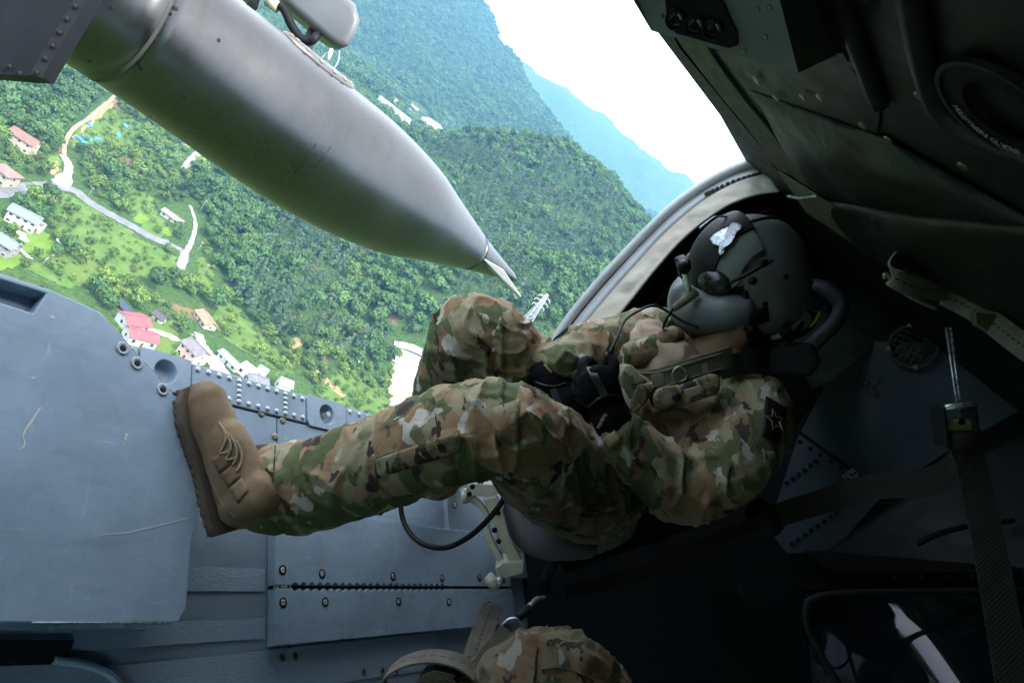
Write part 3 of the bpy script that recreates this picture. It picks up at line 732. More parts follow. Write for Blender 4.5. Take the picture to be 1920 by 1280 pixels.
def slab(name, pts, thick, mat, parent=heli, bev=.0015):
    """flat plate with its top at the given points, thickness downward, edges eased"""
    bm = bmesh.new(); top = [bm.verts.new(p) for p in pts]; f = bm.faces.new(top)
    bm.normal_update()
    if f.normal.z < 0: f.normal_flip()
    ext = bmesh.ops.extrude_face_region(bm, geom=[f]); vs = [q for q in ext['geom'] if isinstance(q, bmesh.types.BMVert)]
    nrm = f.normal.copy()
    bmesh.ops.translate(bm, verts=vs, vec=(0, 0, 0))
    for q in top: q.co -= Vector((0, 0, thick))
    bmesh.ops.recalc_face_normals(bm, faces=bm.faces)
    o = bm_obj(name, bm, mat, parent)
    if bev:
        md = o.modifiers.new('ease', 'BEVEL'); md.width = bev; md.segments = 2; md.limit_method = 'ANGLE'; md.angle_limit = R(40)
    return o
def uslab(name, pxs, u, thick, mat, parent=heli, bev=.0015): return slab(name, [onU(x, y, u) for x, y in pxs], thick, mat, parent, bev)
def tube(name, pts, r, mat, parent=None, n=8, cyc=False, caps=True, smooth=True, sub=6, spline=True):
    P = [Vector(p) for p in pts]; rr = r if isinstance(r, (list, tuple)) else [r] * len(P)
    if spline and len(P) > 2:
        Q = []; RR = []
        g_ = ([P[-1]] + P + P[:2]) if cyc else ([P[0]] + P + [P[-1]])
        cnt = len(P) if cyc else len(P) - 1
        for i in range(cnt):
            a, b, c, d = g_[i], g_[i + 1], g_[i + 2], g_[i + 3] if i + 3 < len(g_) else g_[-1]
            for k in range(sub):
                t = k / sub; Q.append(.5 * (2 * b + (c - a) * t + (2 * a - 5 * b + 4 * c - d) * t * t + (3 * b - a - 3 * c + d) * t ** 3))
                RR.append(rr[i] + (rr[(i + 1) % len(rr)] - rr[i]) * t)
        if not cyc: Q.append(P[-1]); RR.append(rr[-1])
        P, rr = Q, RR
    vs = []; fs = []; m = len(P); up = None
    for i in range(m):
        t = ((P[(i + 1) % m] - P[i - 1]) if cyc else (P[min(i + 1, m - 1)] - P[max(i - 1, 0)])).normalized()
        if up is None: up = t.orthogonal().normalized()
        up = (up - t * up.dot(t)); up = up.normalized() if up.length > 1e-6 else t.orthogonal().normalized(); bt = t.cross(up)
        for k in range(n): a = 2 * math.pi * k / n; vs.append(P[i] + (up * math.cos(a) + bt * math.sin(a)) * rr[i])
    for i in range(m if cyc else m - 1):
        j = (i + 1) % m
        for k in range(n): fs.append((i * n + k, i * n + (k + 1) % n, j * n + (k + 1) % n, j * n + k))
    if not cyc and caps: fs.append(tuple(reversed(range(n)))); fs.append(tuple(range((m - 1) * n, m * n)))
    return mesh_obj(name, vs, fs, mat, parent, smooth)
def ribbon(name, pts, width, mat, parent, across=None, thick=.003, sub=6, uvname=True):
    """webbing: a band along pts; across = direction(s) of its width"""
    P = [Vector(p) for p in pts]; Q = []
    A = across if isinstance(across, list) else [across] * len(P); AA = []
    g_ = [P[0]] + P + [P[-1]]
    for i in range(len(P) - 1):
        a, b, c, d = g_[i], g_[i + 1], g_[i + 2], g_[i + 3]
        for k in range(sub):
            t = k / sub; Q.append(.5 * (2 * b + (c - a) * t + (2 * a - 5 * b + 4 * c - d) * t * t + (3 * b - a - 3 * c + d) * t ** 3)); AA.append(Vector(A[i]).lerp(Vector(A[i + 1]), t))
    Q.append(P[-1]); AA.append(Vector(A[-1])); vs = []; fs = []; uv = []; s = 0; K = 4
    for i, p in enumerate(Q):
        t = (Q[min(i + 1, len(Q) - 1)] - Q[max(i - 1, 0)]).normalized(); a = AA[i]; a = (a - t * a.dot(t)).normalized(); nn = t.cross(a)
        if i: s += (Q[i] - Q[i - 1]).length
        for sgn in (1, -1):
            for k in range(K + 1):
                vs.append(p + a * width * (k / K - .5) + nn * thick * .5 * sgn); uv.append((s, width * (k / K - .5)))
    n = 2 * (K + 1)
    for i in range(len(Q) - 1):
        a0, b0 = i * n, (i + 1) * n
        for k in range(K):
            fs.append((a0 + k, a0 + k + 1, b0 + k + 1, b0 + k)); fs.append((a0 + K + 2 + k, a0 + K + 1 + k, b0 + K + 1 + k, b0 + K + 2 + k))
        fs.append((a0, b0, b0 + K + 1, a0 + K + 1)); fs.append((a0 + K, a0 + 2 * K + 1, b0 + 2 * K + 1, b0 + K))
    o = mesh_obj(name, vs, fs, mat, parent, False)
    at = o.data.attributes.new('web', 'FLOAT_VECTOR', 'POINT'); at.data.foreach_set('vector', [c for u in uv for c in (u[0], u[1], 0)])
    return o
def web_mat(name, col, stitch=True):
    m, n, b = new_mat(name)
    t = n.nodes.new('ShaderNodeAttribute'); t.attribute_name = 'web'; sx = n.nodes.new('ShaderNodeSeparateXYZ'); lk(n, t.outputs['Vector'], sx.inputs[0])
    wv = n.nodes.new('ShaderNodeTexWave'); wv.inputs['Scale'].default_value = 90; wv.bands_direction = 'DIAGONAL'; wv.inputs['Distortion'].default_value = .5; lk(n, t.outputs['Vector'], wv.inputs[0])
    f = noise(n, t.outputs['Vector'], 30, 4)
    c = ramp(n, f, [(.3, tuple(x * .7 for x in col)), (.7, tuple(x * 1.2 for x in col))])
    c = mix(n, ramp(n, wv.outputs['Fac'], [(.2, .25), (.6, 0)]), c, tuple(x * .4 for x in col))
    if stitch:
        a = n.nodes.new('ShaderNodeMath'); a.operation = 'ABSOLUTE'; lk(n, sx.outputs[1], a.inputs[0])
        l = n.nodes.new('ShaderNodeMath'); l.operation = 'LESS_THAN'; l.inputs[1].default_value = .0011; lk(n, a.outputs[0], l.inputs[0])
        md = n.nodes.new('ShaderNodeMath'); md.operation = 'FRACT'; mu = n.nodes.new('ShaderNodeMath'); mu.operation = 'MULTIPLY'; mu.inputs[1].default_value = 75
        lk(n, sx.outputs[0], mu.inputs[0]); lk(n, mu.outputs[0], md.inputs[0])
        g_ = n.nodes.new('ShaderNodeMath'); g_.operation = 'GREATER_THAN'; g_.inputs[1].default_value = .4; lk(n, md.outputs[0], g_.inputs[0])
        mm = n.nodes.new('ShaderNodeMath'); mm.operation = 'MULTIPLY'; lk(n, l.outputs[0], mm.inputs[0]); lk(n, g_.outputs[0], mm.inputs[1])
        c = mix(n, mm.outputs[0], c, (.012, .011, .01))
    lk(n, c, b.inputs['Base Color']); b.inputs['Roughness'].default_value = .85; bump(n, wv.outputs['Fac'], .4, .001, b)
    return m
M_web = web_mat('olive_webbing', (.105, .097, .075)); M_webp = web_mat('pale_webbing', (.2, .185, .15)); M_webd = web_mat('dark_webbing', (.02, .018, .014), False)
# --- floor
fl = slab('floor', [(-1.7, -1.25, UF), (2.1, -1.25, UF), (2.1, .47, UF), (-1.7, .47, UF)], .03, M_floor)
def vplane(name, pts, mat, parent=heli, thick=.012):
    """wall panel with thickness away from the camera"""
    P = [Vector(p) for p in pts]; c = sum(P, Vector()) / len(P); nn = (P[1] - P[0]).cross(P[2] - P[1]).normalized()
    if nn.dot(c) < 0: nn = -nn
    return prism(name, P, thick, mat, parent, nn)
# grip bands across the floor
FT0 = onU(516, 1100, UP).x - .006
for a, b in (((362, 1062), (362, 1108)), ((362, 1163), (362, 1205))):
    l0, l1 = onU(*a, UF).y, onU(*b, UF).y
    slab('grip_band', [(-.4, l0, UF + .003), (FT0, l0, UF + .003), (FT0, l1, UF + .003), (-.4, l1, UF + .003)], .002, M_grip, heli, 0)
l0, l1 = onU(560, 1225, UF).y, onU(560, 1290, UF).y
slab('grip_band', [(.3, l0, UF + .003), (1.6, l0 + .02, UF + .003), (1.6, l1, UF + .003), (.3, l1, UF + .003)], .002, M_grip, heli, 0)
a, b = onU(541, 1209, UF), onU(545, 1300, UF)
slab('floor_seam', [(a.x - .002, a.y, UF + .0015), (a.x + .002, a.y, UF + .0015), (b.x + .002, b.y - .4, UF + .0015), (b.x - .002, b.y - .4, UF + .0015)], .001, M_black, heli, 0)
# screws: a cup washer with a dark socket
def disc_mesh(name, prof, n=16):
    vs = []; fs = []
    for (r, z) in prof:
        for i in range(n): vs.append((r * math.cos(i * 6.28318 / n), r * math.sin(i * 6.28318 / n), z))
    for j in range(len(prof) - 1):
        for i in range(n): fs.append((j * n + i, j * n + (i + 1) % n, (j + 1) * n + (i + 1) % n, (j + 1) * n + i))
    fs.append(tuple(range((len(prof) - 1) * n, len(prof) * n)))
    me = bpy.data.meshes.new(name); me.from_pydata(vs, [], fs); me.polygons.foreach_set('use_smooth', [len(p.vertices) == 4 for p in me.polygons]); return me
me_wash = disc_mesh('screw', [(.0125, 0), (.0125, .0006), (.0095, .0007), (.0085, .0004)]); me_wash.materials.append(M_black)
me_sock = disc_mesh('head', [(.0072, .0003), (.0070, .0010), (.0040, .0010), (.0036, .0005)]); me_sock.materials.append(M_rim)
me_cup = disc_mesh('cup_washer', [(.016, 0), (.0155, .0025), (.012, .003), (.008, .0012)]); me_cup.materials.append(simple('washer_paint', (.3, .36, .42), .4))
me_hole = disc_mesh('hole', [(.0075, .0), (.0075, .0018), (.005, .0019)]); me_hole.materials.append(M_black)
me_riv = disc_mesh('rivet', [(.0062, 0), (.0060, .0014), (.0044, .0030), (.002, .0037)], 10); me_riv.materials.append(simple('rivet_metal', (.42, .47, .52), .3, .5, var=.15, scale=60))
me_scr = disc_mesh('screw', [(.0075, 0), (.007, .0014), (.003, .0015)], 12); me_scr.materials.append(simple('dull_brass', (.24, .2, .13), .4, .7, var=.3, scale=50))
def put(me, name, p, parent=heli, s=1.0, q=None):
    o = bpy.data.objects.new(name, me); COL.objects.link(o); o.parent = parent; o.location = p; o.scale = (s, s, s)
    if q is not None: o.rotation_mode = 'QUATERNION'; o.rotation_quaternion = q
    return o
# --- raised step at the left, with a notch
step = uslab('step', [(-150, 462), (0, 512), (100, 545), (180, 581), (200, 600), (322, 735), (371, 792), (371, 992), (360, 1003), (349, 1140), (334, 1166), (-170, 1166), (-150, 520), (63, 587), (87, 550), (-150, 476)], US, UF * -1 + US - .003, M_step, heli, .002)
uslab('step_pocket', [(-150, 500), (84, 548), (64, 584), (-150, 560)], US - .03, .01, M_step, step, 0)
for p in ((230, 653), (257, 681), (305, 730)):
    o = put(me_cup, 'cup_washer', onU(*p, US + .0005), step, .72); put(me_hole, 'hole', (0, 0, .0006), o)
tube('rubbed_edge', [onU(x, y, US - .001) for x, y in ((60, 1166), (140, 1166), (235, 1166), (330, 1166))], .0012, M_rim, step, 5, spline=False)
tube('rubbed_edge', [onU(x, y, US - .001) for x, y in ((182, 583), (200, 600), (320, 733))], .0009, M_rim, step, 5, spline=False)
# pale chips and long scratches on the step
M_chip = simple('bare_chip', (.55, .55, .5), .5, var=.2, scale=80)
for (x, y, s) in ((237, 815, .004), (236, 822, .003), (234, 830, .002), (98, 594, .003), (101, 595, .002), (61, 708, .002), (66, 707, .002), (120, 1033, .002)):
    p = onU(x, y, US + .0006); k = 6
    mesh_obj('chip', [p + Vector((math.cos(i * 6.28 / k) * s * rnd.uniform(.6, 1.2), math.sin(i * 6.28 / k) * s * rnd.uniform(.6, 1.2), 0)) for i in range(k)], [tuple(range(k))], M_chip, step)
def scratch(px, wdt, mat, u):
    P = [onU(x, y, u) for x, y in px]; vs = []; fs = []
    for i, p in enumerate(P):
        t = (P[min(i + 1, len(P) - 1)] - P[max(i - 1, 0)]).normalized(); nn = Vector((-t.y, t.x, 0)); w2 = wdt * (.4 + .6 * math.sin(math.pi * (i + .5) / len(P)))
        vs += [p - nn * w2, p + nn * w2]
        if i: fs.append((2 * i - 2, 2 * i - 1, 2 * i + 1, 2 * i))
    return mesh_obj('scratch', vs, fs, mat, step)
scratch([(76, 763), (62, 785), (48, 805), (42, 818)], .0016, M_chip, US + .0006); scratch([(42, 818), (47, 828), (44, 838), (34, 842)], .0011, M_chip, US + .0006)
M_scr2 = simple('faint_scratch', (.42, .5, .57), .5)
scratch([(185, 1003), (240, 998), (300, 984), (355, 970)], .0012, M_scr2, US + .0006)
# dark pad and pan under the step
uslab('kick_pad', [(-150, 1198), (141, 1199), (122, 1240), (-150, 1247)], UF + .012, .02, M_dark)
tube('pan_rim', [onU(x, y, UF + .01) for x, y in ((100, 1236), (150, 1243), (195, 1258), (222, 1280), (236, 1310), (236, 1360))], .006, M_blue, heli, 8)
uslab('floor_pan', [(-150, 1250), (118, 1243), (150, 1247), (192, 1261), (220, 1282), (234, 1312), (234, 1400), (-150, 1400)], UF + .006, .01, M_blue)
# --- sill along the door
e0, e1 = onU(250, 651, UF + .01), onU(700, 776, UF + .01)
SL = (e0.y + e1.y) / 2                     # outer edge of the sill
i0, i1 = onU(392, 746, UF + .01), onU(600, 800, UF + .01); SI = (i0.y + i1.y) / 2
def sillF(px, py): return onU(px, py, UF + .01).x
f0, f1, f2, f3 = sillF(262, 655), sillF(361, 683), sillF(574, 745), sillF(648, 766)
def sillplate(fa, fb, name='sill_plate', l0=None, l1=None, u=UF + .01, bev=.002):
    return slab(name, [(fa, l0 if l0 is not None else SI, u), (fb, l0 if l0 is not None else SI, u), (fb, l1 if l1 is not None else SL, u), (fa, l1 if l1 is not None else SL, u)], .04, M_blue, heli, bev)
def dish_plate(fa, fb, name, stud):
    """sill plate with a round pressed dish"""
    c = Vector(((fa + fb) / 2, (SI + SL) / 2, UF + .01)); rr = min(fb - fa, SL - SI) * .36; n = 32; vs = []; fs = []
    sq = []
    for i in range(n):
        a = 2 * math.pi * i / n; ca, sa = math.cos(a), math.sin(a); k = 1 / max(abs(ca) / ((fb - fa) / 2 - .0015), abs(sa) / ((SL - SI) / 2 + .004)); sq.append(c + Vector((ca * k, sa * k, .0015)))
    rings = [[q - Vector((0, 0, .03)) for q in sq], sq] + [[c + Vector((math.cos(2 * math.pi * i / n) * rr * s, math.sin(2 * math.pi * i / n) * rr * s, z)) for i in range(n)] for s, z in ((1.06, .0015), (1, 0), (.93, -.006), (.8, -.014), (.6, -.018), (.3, -.0185))]
    for rg_ in rings: vs += rg_
    for j in range(len(rings) - 1):
        for i in range(n): fs.append((j * n + i, j * n + (i + 1) % n, (j + 1) * n + (i + 1) % n, (j + 1) * n + i))
    fs.append(tuple(range((len(rings) - 1) * n, len(rings) * n)))
    o = mesh_obj(name, vs, fs, M_blue, heli, False)
    for p in o.data.polygons: p.use_smooth = p.index >= 2 * n
    if stud:
        st = mesh_obj('stud', *bar_mesh([(c + Vector((0, 0, -.02)), c + Vector((0, 0, .006)))], .006, 10), M_rim, o)
    return o
sillplate(-.5, f0 - .002)
dish_plate(f0, f1 - .002, 'dish_plate', False)
sillplate(f1, f2 - .001); dish_plate(f2, f3, 'dish_plate', True); sillplate(f3 + .002, 2.0)
sillplate(-.5, sillF(521, 785), 'floor_edge_plate', SI - .20, SI - .003, UF + .006); sillplate(sillF(521, 785) + .003, 2.0, 'floor_edge_plate', SI - .20, SI - .003, UF + .006)
for fa, fb, n_ in ((f1 + .012, f2 - .012, 12), (f3 + .014, f3 + .34, 11)):
    for k in range(n_):
        F_ = fa + (fb - fa) * k / (n_ - 1)
        put(me_riv, 'rivet', (F_, SL - .010, UF + .01)); put(me_riv, 'rivet', (F_, SI + .010, UF + .01))
    for kk in (4, 9):
        F_ = fa + (fb - fa) * kk / (n_ - 1)
        for j in (1, 2, 3): put(me_riv, 'rivet', (F_, SL - .01 - (SL - SI - .02) * j / 4, UF + .01))
for p in ((402, 760), (490, 775), (530, 788), (515, 818), (640, 806)): put(me_scr, 'screw', onU(*p, UF + .0065), heli, 1.1)
slab('sill_skin', [(-.6, SL, UF - .02), (2.0, SL, UF - .02), (2.0, SL - .03, UF - .02), (-.6, SL - .03, UF - .02)], .5, M_blue)
# --- seat track panel in two plates with a scalloped slot
fa, fb = onU(516, 1100, UP).x, 1.95
lt, lb = onU(600, 1099.5, UP).y, onU(700, 1195, UP).y; lo = SI - .205
def scallop(side):
    pts = []; f = fa + .045
    while f < 1.62:
        for a in np.linspace(0, math.pi, 7): pts.append(Vector((f + .0075 - .0075 * math.cos(a), lt + side * (.0035 + .0052 * math.sin(a)), UP)))
        f += .0225; 
    return pts
slab('track_plate', [Vector((fa, lo, UP)), Vector((fb, lo, UP)), Vector((fb, lt + .0035, UP))] + scallop(1)[::-1] + [Vector((fa, lt + .0035, UP))], .022, M_blue, heli, .001)
slab('track_plate', [Vector((fa, lb, UP)), Vector((fb, lb + .01, UP)), Vector((fb, lt - .0035, UP))] + scallop(-1)[::-1] + [Vector((fa, lt - .0035, UP))], .022, M_blue, heli, .001)
slab('track_bed', [(fa + .005, lt - .02, UF + .006), (fb, lt - .02, UF + .006), (fb, lt + .02, UF + .006), (fa + .005, lt + .02, UF + .006)], .004, M_dark, heli, 0)
fit = slab('track_end', [(fa + .004, lt - .003, UP - .001), (fa + .042, lt - .003, UP - .001), (fa + .042, lt + .003, UP - .001), (fa + .004, lt + .003, UP - .001)], .01, M_rim, heli, .0005)
for k in (.012, .034): put(me_hole, 'hole', (fa + k, lt, UP - .0009), fit, .3)
for p in ((530, 1068), (604, 1075), (737, 1080), (829, 1083), (899, 1082), (531, 1129), (610, 1128), (747, 1127), (842, 1128), (917, 1133), (852, 946)):
    o = put(me_wash, 'screw', onU(*p, UP + .0005), heli, .78); put(me_sock, 'head', (0, 0, 0), o)
for p in ((527, 1232), (553, 1230), (681, 1259), (716, 1257), (744, 1258)): put(me_scr, 'screw', onU(*p, UF + .003))
# --- door frame at the front: lip, flange with holes, quilted beige trim
FJ, FB = 1.65, 2.06
LIP = [(895, 800), (960, 735), (1020, 672), (1060, 608), (1110, 545), (1160, 490), (1215, 433), (1265, 386), (1320, 347), (1375, 318), (1430, 300)]
INN = [(960, 905), (1050, 760), (1090, 690), (1130, 630), (1180, 568), (1226, 510), (1272, 458), (1318, 418), (1370, 384), (1420, 366), (1462, 360)]
MID = [(922, 840), (982, 748), (1046, 690), (1088, 622), (1138, 560), (1188, 503), (1240, 446), (1288, 402), (1338, 366), (1390, 340), (1440, 326)]
def dense(poly, k=6):
    P = [Vector((x, y, 0)) for x, y in poly]; g_ = [P[0]] + P + [P[-1]]; out = []
    for i in range(len(P) - 1):
        a, b, c, d = g_[i:i + 4]
        for q in range(k): t = q / k; out.append(.5 * (2 * b + (c - a) * t + (2 * a - 5 * b + 4 * c - d) * t * t + (3 * b - a - 3 * c + d) * t ** 3))
    return [(p.x, p.y) for p in out] + [poly[-1]]
LIPd, INNd, MIDd = dense(LIP), dense(INN), dense(MID)
M_lip = simple('light_grey_frame', (.42, .44, .46), .35, .1, var=.12, scale=10)
M_trim = None
def trim_mat():
    m, n, b = new_mat('beige_trim_fabric'); v = coord(n); f = noise(n, v, 9, 5, .6, .6)
    lk(n, ramp(n, f, [(.3, (.40, .35, .29)), (.7, (.48, .43, .36))]), b.inputs['Base Color']); b.inputs['Roughness'].default_value = .55
    bump(n, noise(n, v, 22, 4, .6, 1.2), .4, .006, b); return m
M_trim = trim_mat()
frame = tube('door_frame', [onF(x, y, FJ) for x, y in LIPd], .013, M_lip, heli, 10, spline=False)
def strip(name, A, B, fA, fB, mat, parent, nsub=6, wrinkle=0, th=.006):
    vs = []; fs = []; n = len(A)
    for i in range(n):
        a, b = onF(*A[i], fA), onF(*B[i], fB)
        for k in range(nsub + 1):
            t = k / nsub; p = a.lerp(b, t)
            if wrinkle: p = p + Vector((-1, 0, 0)) * wrinkle * (mnoise.noise(Vector((i * .25, t * 1.2, 3))) * .5 + .45 * mnoise.noise(Vector((i * .9, t * 1.0 + i * .3, 9)))) * math.sin(math.pi * min(1, t * 1.1)) 
            vs.append(p)
    for i in range(n - 1):
        for k in range(nsub): q = i * (nsub + 1) + k; fs.append((q, q + 1, q + nsub + 2, q + nsub + 1))
    o = mesh_obj(name, vs, fs, mat, parent, True)
    so = o.modifiers.new('thick', 'SOLIDIFY'); so.thickness = th; so.offset = 0
    return o
HOLE = [((a[0] * .55 + b[0] * .45), (a[1] * .55 + b[1] * .45)) for a, b in zip(LIPd, MIDd)]
strip('frame_groove', LIPd, [((a[0] * .62 + b[0] * .38), (a[1] * .62 + b[1] * .38)) for a, b in zip(LIPd, MIDd)], FJ + .006, FJ + .012, M_dark, frame, 2)
flg = strip('frame_flange', [((a[0] * .62 + b[0] * .38), (a[1] * .62 + b[1] * .38)) for a, b in zip(LIPd, MIDd)], MIDd, FJ + .004, FJ + .004, M_lip, frame, 2)
qF = Vector((-1, 0, 0)).to_track_quat('Z', 'Y')
for x, y in dense([(1325, 364), (1345, 354), (1375, 341), (1405, 332), (1425, 326)], 3)[::1]:
    put(me_hole, 'hole', onF(x, y, FJ - .001), flg, .75, qF)
for x, y in ((1062, 668), (1170, 530), (1228, 465), (1105, 612)):
    put(me_scr, 'screw', onF(x, y, FJ - .001), flg, .6, qF)
strip('quilted_trim', MIDd, INNd, FJ, FJ - .02, M_trim, heli, 10, .022)
strip('inner_return', INNd, [(x + 30, y + 22) for i, (x, y) in enumerate(INNd)], FJ - .02, FB - .002, M_black, heli, 3)
lat = vplane('latch_rail', [onF(x, y, FJ - .03) for x, y in ((1005, 690), (1040, 632), (1066, 612), (1072, 622), (1030, 690))], M_black, heli, .02)
tube('latch_pin', [onF(1046, 660, FJ - .05), onF(1056, 652, FJ - .05)], .008, M_rim, lat, 8)
# --- bulkhead, side wall, roof, closed right and rear walls
_edge = [onF(x + 30, y + 22, FB) for x, y in [(985, 900)] + INN]
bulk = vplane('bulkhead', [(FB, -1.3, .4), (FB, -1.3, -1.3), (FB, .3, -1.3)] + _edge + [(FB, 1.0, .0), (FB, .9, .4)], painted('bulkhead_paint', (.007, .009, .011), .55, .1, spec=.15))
slab('front_sill', [(FJ + .02, .2, UF + .02), (FB, .2, UF + .02), (FB, .575, UF + .02), (FJ + .02, .575, UF + .02)], .05, M_floor)
HL = 1.02                                           # door header, left
ha, hb = onL(1190, 0, HL), onL(1428, 305, HL)
hu = (ha.z + hb.z) / 2
RL, RU = .24, .26                                   # where the sloped roof panel meets the flat roof
def roof_u(l): return hu + (HL - l) * (RU - hu) / (HL - RL)
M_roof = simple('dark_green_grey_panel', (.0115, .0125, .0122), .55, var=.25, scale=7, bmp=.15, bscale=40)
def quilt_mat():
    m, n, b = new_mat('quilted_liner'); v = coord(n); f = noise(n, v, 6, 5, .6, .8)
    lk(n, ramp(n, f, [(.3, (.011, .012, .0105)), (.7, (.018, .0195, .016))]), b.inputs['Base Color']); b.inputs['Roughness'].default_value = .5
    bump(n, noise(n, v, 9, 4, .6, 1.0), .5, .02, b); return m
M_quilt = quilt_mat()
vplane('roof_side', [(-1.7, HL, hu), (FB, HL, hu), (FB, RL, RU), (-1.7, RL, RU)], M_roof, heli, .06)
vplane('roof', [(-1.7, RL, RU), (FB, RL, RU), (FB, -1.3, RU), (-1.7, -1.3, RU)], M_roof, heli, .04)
M_pale = simple('pale_grey_lining', (.32, .335, .345), .7, var=.1, scale=6)
for a, b, c, d in ((-1.7, -1.3, -1.3, RU), (.55, FB, -1.3, RU), (-1.3, .55, -1.3, -1.0), (-1.3, .55, .08, RU)):     # right side with its window opening
    vplane('right_wall', [(a, -1.25, d), (b, -1.25, d), (b, -1.25, c), (a, -1.25, c)], M_pale, heli, .03)
vplane('rear_side_wall', [(-1.7, .57, -1.25), (-.25, .57, -1.25), (-.25, 1.03, -.1), (-1.7, 1.03, -.1)], M_pale, heli, .03)
vplane('rear_wall', [(-1.65, -1.3, -1.3), (-1.65, .6, -1.3), (-1.65, 1.0, -.1), (-1.65, RL, RU), (-1.65, -1.3, RU)], M_pale, heli, .03)
def onroof(px, py, off=.0):
    """pixel -> the sloped roof panel, lifted off by a little"""
    r = HI @ ray(px, py); k = (RU - hu) / (HL - RL)
    return r * ((hu + HL * k) / (r.z + r.y * k)) * (1 - off)
QN = Vector((0, -(RU - hu), -(HL - RL))).normalized() # roof panel normal, facing inward
qR = QN.to_track_quat('Z', 'X')
vplane('header_seal', [onroof(x, y, .012) for x, y in ((1150, -55), (1240, 70), (1418, 306), (1462, 318), (1275, 92), (1195, -50))], M_black, heli, .01)
vplane('header_rail', [onroof(x, y, .006) for x, y in ((1310, 60), (1340, 120), (1500, 345), (1520, 370), (1500, 300), (1375, 120))], painted('rail_paint', (.12, .14, .155), .4), heli, .006)
for (x, y) in ((1340, 105), (1358, 135), (1405, 190), (1425, 205), (1448, 245), (1462, 262), (1487, 272)): put(me_scr, 'screw', onroof(x, y, .012), heli, .9, qR)
def patch(name, px, off, mat, ns=14, bulge=.02, parent=heli, wr=.012):
    """soft padded panel on the roof: bilinear patch of four pixel corners with bulge and wrinkles"""
    a, b, c, d = [onroof(x, y, off) for x, y in px]; vs = []; fs = []
    for i in range(ns + 1):
        for j in range(ns + 1):
            s, t = i / ns, j / ns; p = a.lerp(b, s).lerp(d.lerp(c, s), t)
            p = p + QN * (bulge * (math.sin(math.pi * s) * math.sin(math.pi * t)) ** .5 + wr * mnoise.noise(Vector((s * 5, t * 3, len(name)))) * min(1, 6 * s * (1 - s), 6 * t * (1 - t) + .1)); vs.append(p)
    for i in range(ns):
        for j in range(ns): q = i * (ns + 1) + j; fs.append((q, q + 1, q + ns + 2, q + ns + 1))
    o = mesh_obj(name, vs, fs, mat, parent, True); so = o.modifiers.new('thick', 'SOLIDIFY'); so.thickness = .006; return o
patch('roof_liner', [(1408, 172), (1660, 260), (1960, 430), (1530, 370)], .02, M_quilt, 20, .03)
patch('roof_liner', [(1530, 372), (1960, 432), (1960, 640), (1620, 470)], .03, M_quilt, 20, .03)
vplane('roof_plate', [onroof(x, y, .012) for x, y in ((1345, 95), (1580, 100), (1650, 215), (1640, 262), (1405, 172))], M_roof, heli, .008)
for (x, y) in ((1418, 148), (1420, 153), (1506, 182), (1538, 183), (1618, 236), (1665, 262), (1630, 180), (1724, 180), (1805, 312), (1548, 350), (1455, 183)): put(me_scr, 'screw', onroof(x, y, .03), heli, 1.0, qR)
tube('roof_rib', [onroof(x, y, .02) for x, y in ((1560, -60), (1600, 60), (1650, 195))], .012, M_roof, heli, 8)
tube('roof_rib', [onroof(x, y, .02) for x, y in ((1700, -60), (1740, 140), (1790, 230), (1960, 300))], .014, M_roof, heli, 8)
# round cover with its ring of lettering
cc = onroof(1878, 205, .03)
ex = (onroof(1978, 225, .03) - cc); ex = (ex - QN * ex.dot(QN)).normalized(); ey = QN.cross(ex); R1 = (onroof(1782, 180, .03) - cc).length
def ringdisc(name, r0, r1, h0, mat, parent, n=48):
    vs = []; fs = []
    for (r, h) in ((r1, 0), (r1, h0), (r0, h0), (r0, 0)):
        for i in range(n): a = i * 6.28318 / n; vs.append(cc + (ex * math.cos(a) + ey * math.sin(a)) * r + QN * h)
    for j in range(3):
        for i in range(n): fs.append((j * n + i, j * n + (i + 1) % n, (j + 1) * n + (i + 1) % n, (j + 1) * n + i))
    return mesh_obj(name, vs, fs, mat, parent)
cov = ringdisc('round_cover', R1 * .62, R1, .004, M_black, heli); ringdisc('cover_lip', R1 * 1.0, R1 * 1.08, .007, M_roof, cov)
M_print = simple('white_print', (.35, .35, .33), .6, var=.1)
def text_obj(name, s, size, mat, origin, xd, yd, parent, align='CENTER'):
    cu = bpy.data.curves.new(name, 'FONT'); cu.body = s; cu.size = size; cu.align_x = align; cu.align_y = 'CENTER'; cu.extrude = .0003
    o0 = bpy.data.objects.new(name, cu); me = bpy.data.meshes.new_from_object(o0); bpy.data.objects.remove(o0)
    xd = Vector(xd).normalized(); zd = xd.cross(Vector(yd)).normalized(); yd = zd.cross(xd)
    M = Matrix.Identity(4)
    for i, q in enumerate((xd, yd, zd)): M[0][i], M[1][i], M[2][i] = q
    M.translation = origin; me.transform(M); me.materials.append(mat)
    o = bpy.data.objects.new(name, me); COL.objects.link(o); o.parent = parent; return o
rt = R1 * .86
# letters read round the inside of the ring, as in the place
def ring_text(s, pa, pb):
    a0 = math.atan2((onroof(*pa, .03) - cc).dot(ey), (onroof(*pa, .03) - cc).dot(ex)); a1 = math.atan2((onroof(*pb, .03) - cc).dot(ey), (onroof(*pb, .03) - cc).dot(ex))
    if a1 - a0 > math.pi: a1 -= 2 * math.pi
    if a1 - a0 < -math.pi: a1 += 2 * math.pi
    sg = 1 if a1 > a0 else -1
    for k, ch in enumerate(s):
        if ch == ' ': continue
        a = a0 + (a1 - a0) * k / max(1, len(s) - 1); rd = ex * math.cos(a) + ey * math.sin(a); td = (-ex * math.sin(a) + ey * math.cos(a)) * sg
        text_obj('letter', ch, R1 * .17, M_print, cc + rd * rt + QN * .0055, td, QN.cross(td), cov)
ring_text('PRIOR TO INSTALLATION', (1908, 262), (1800, 195))
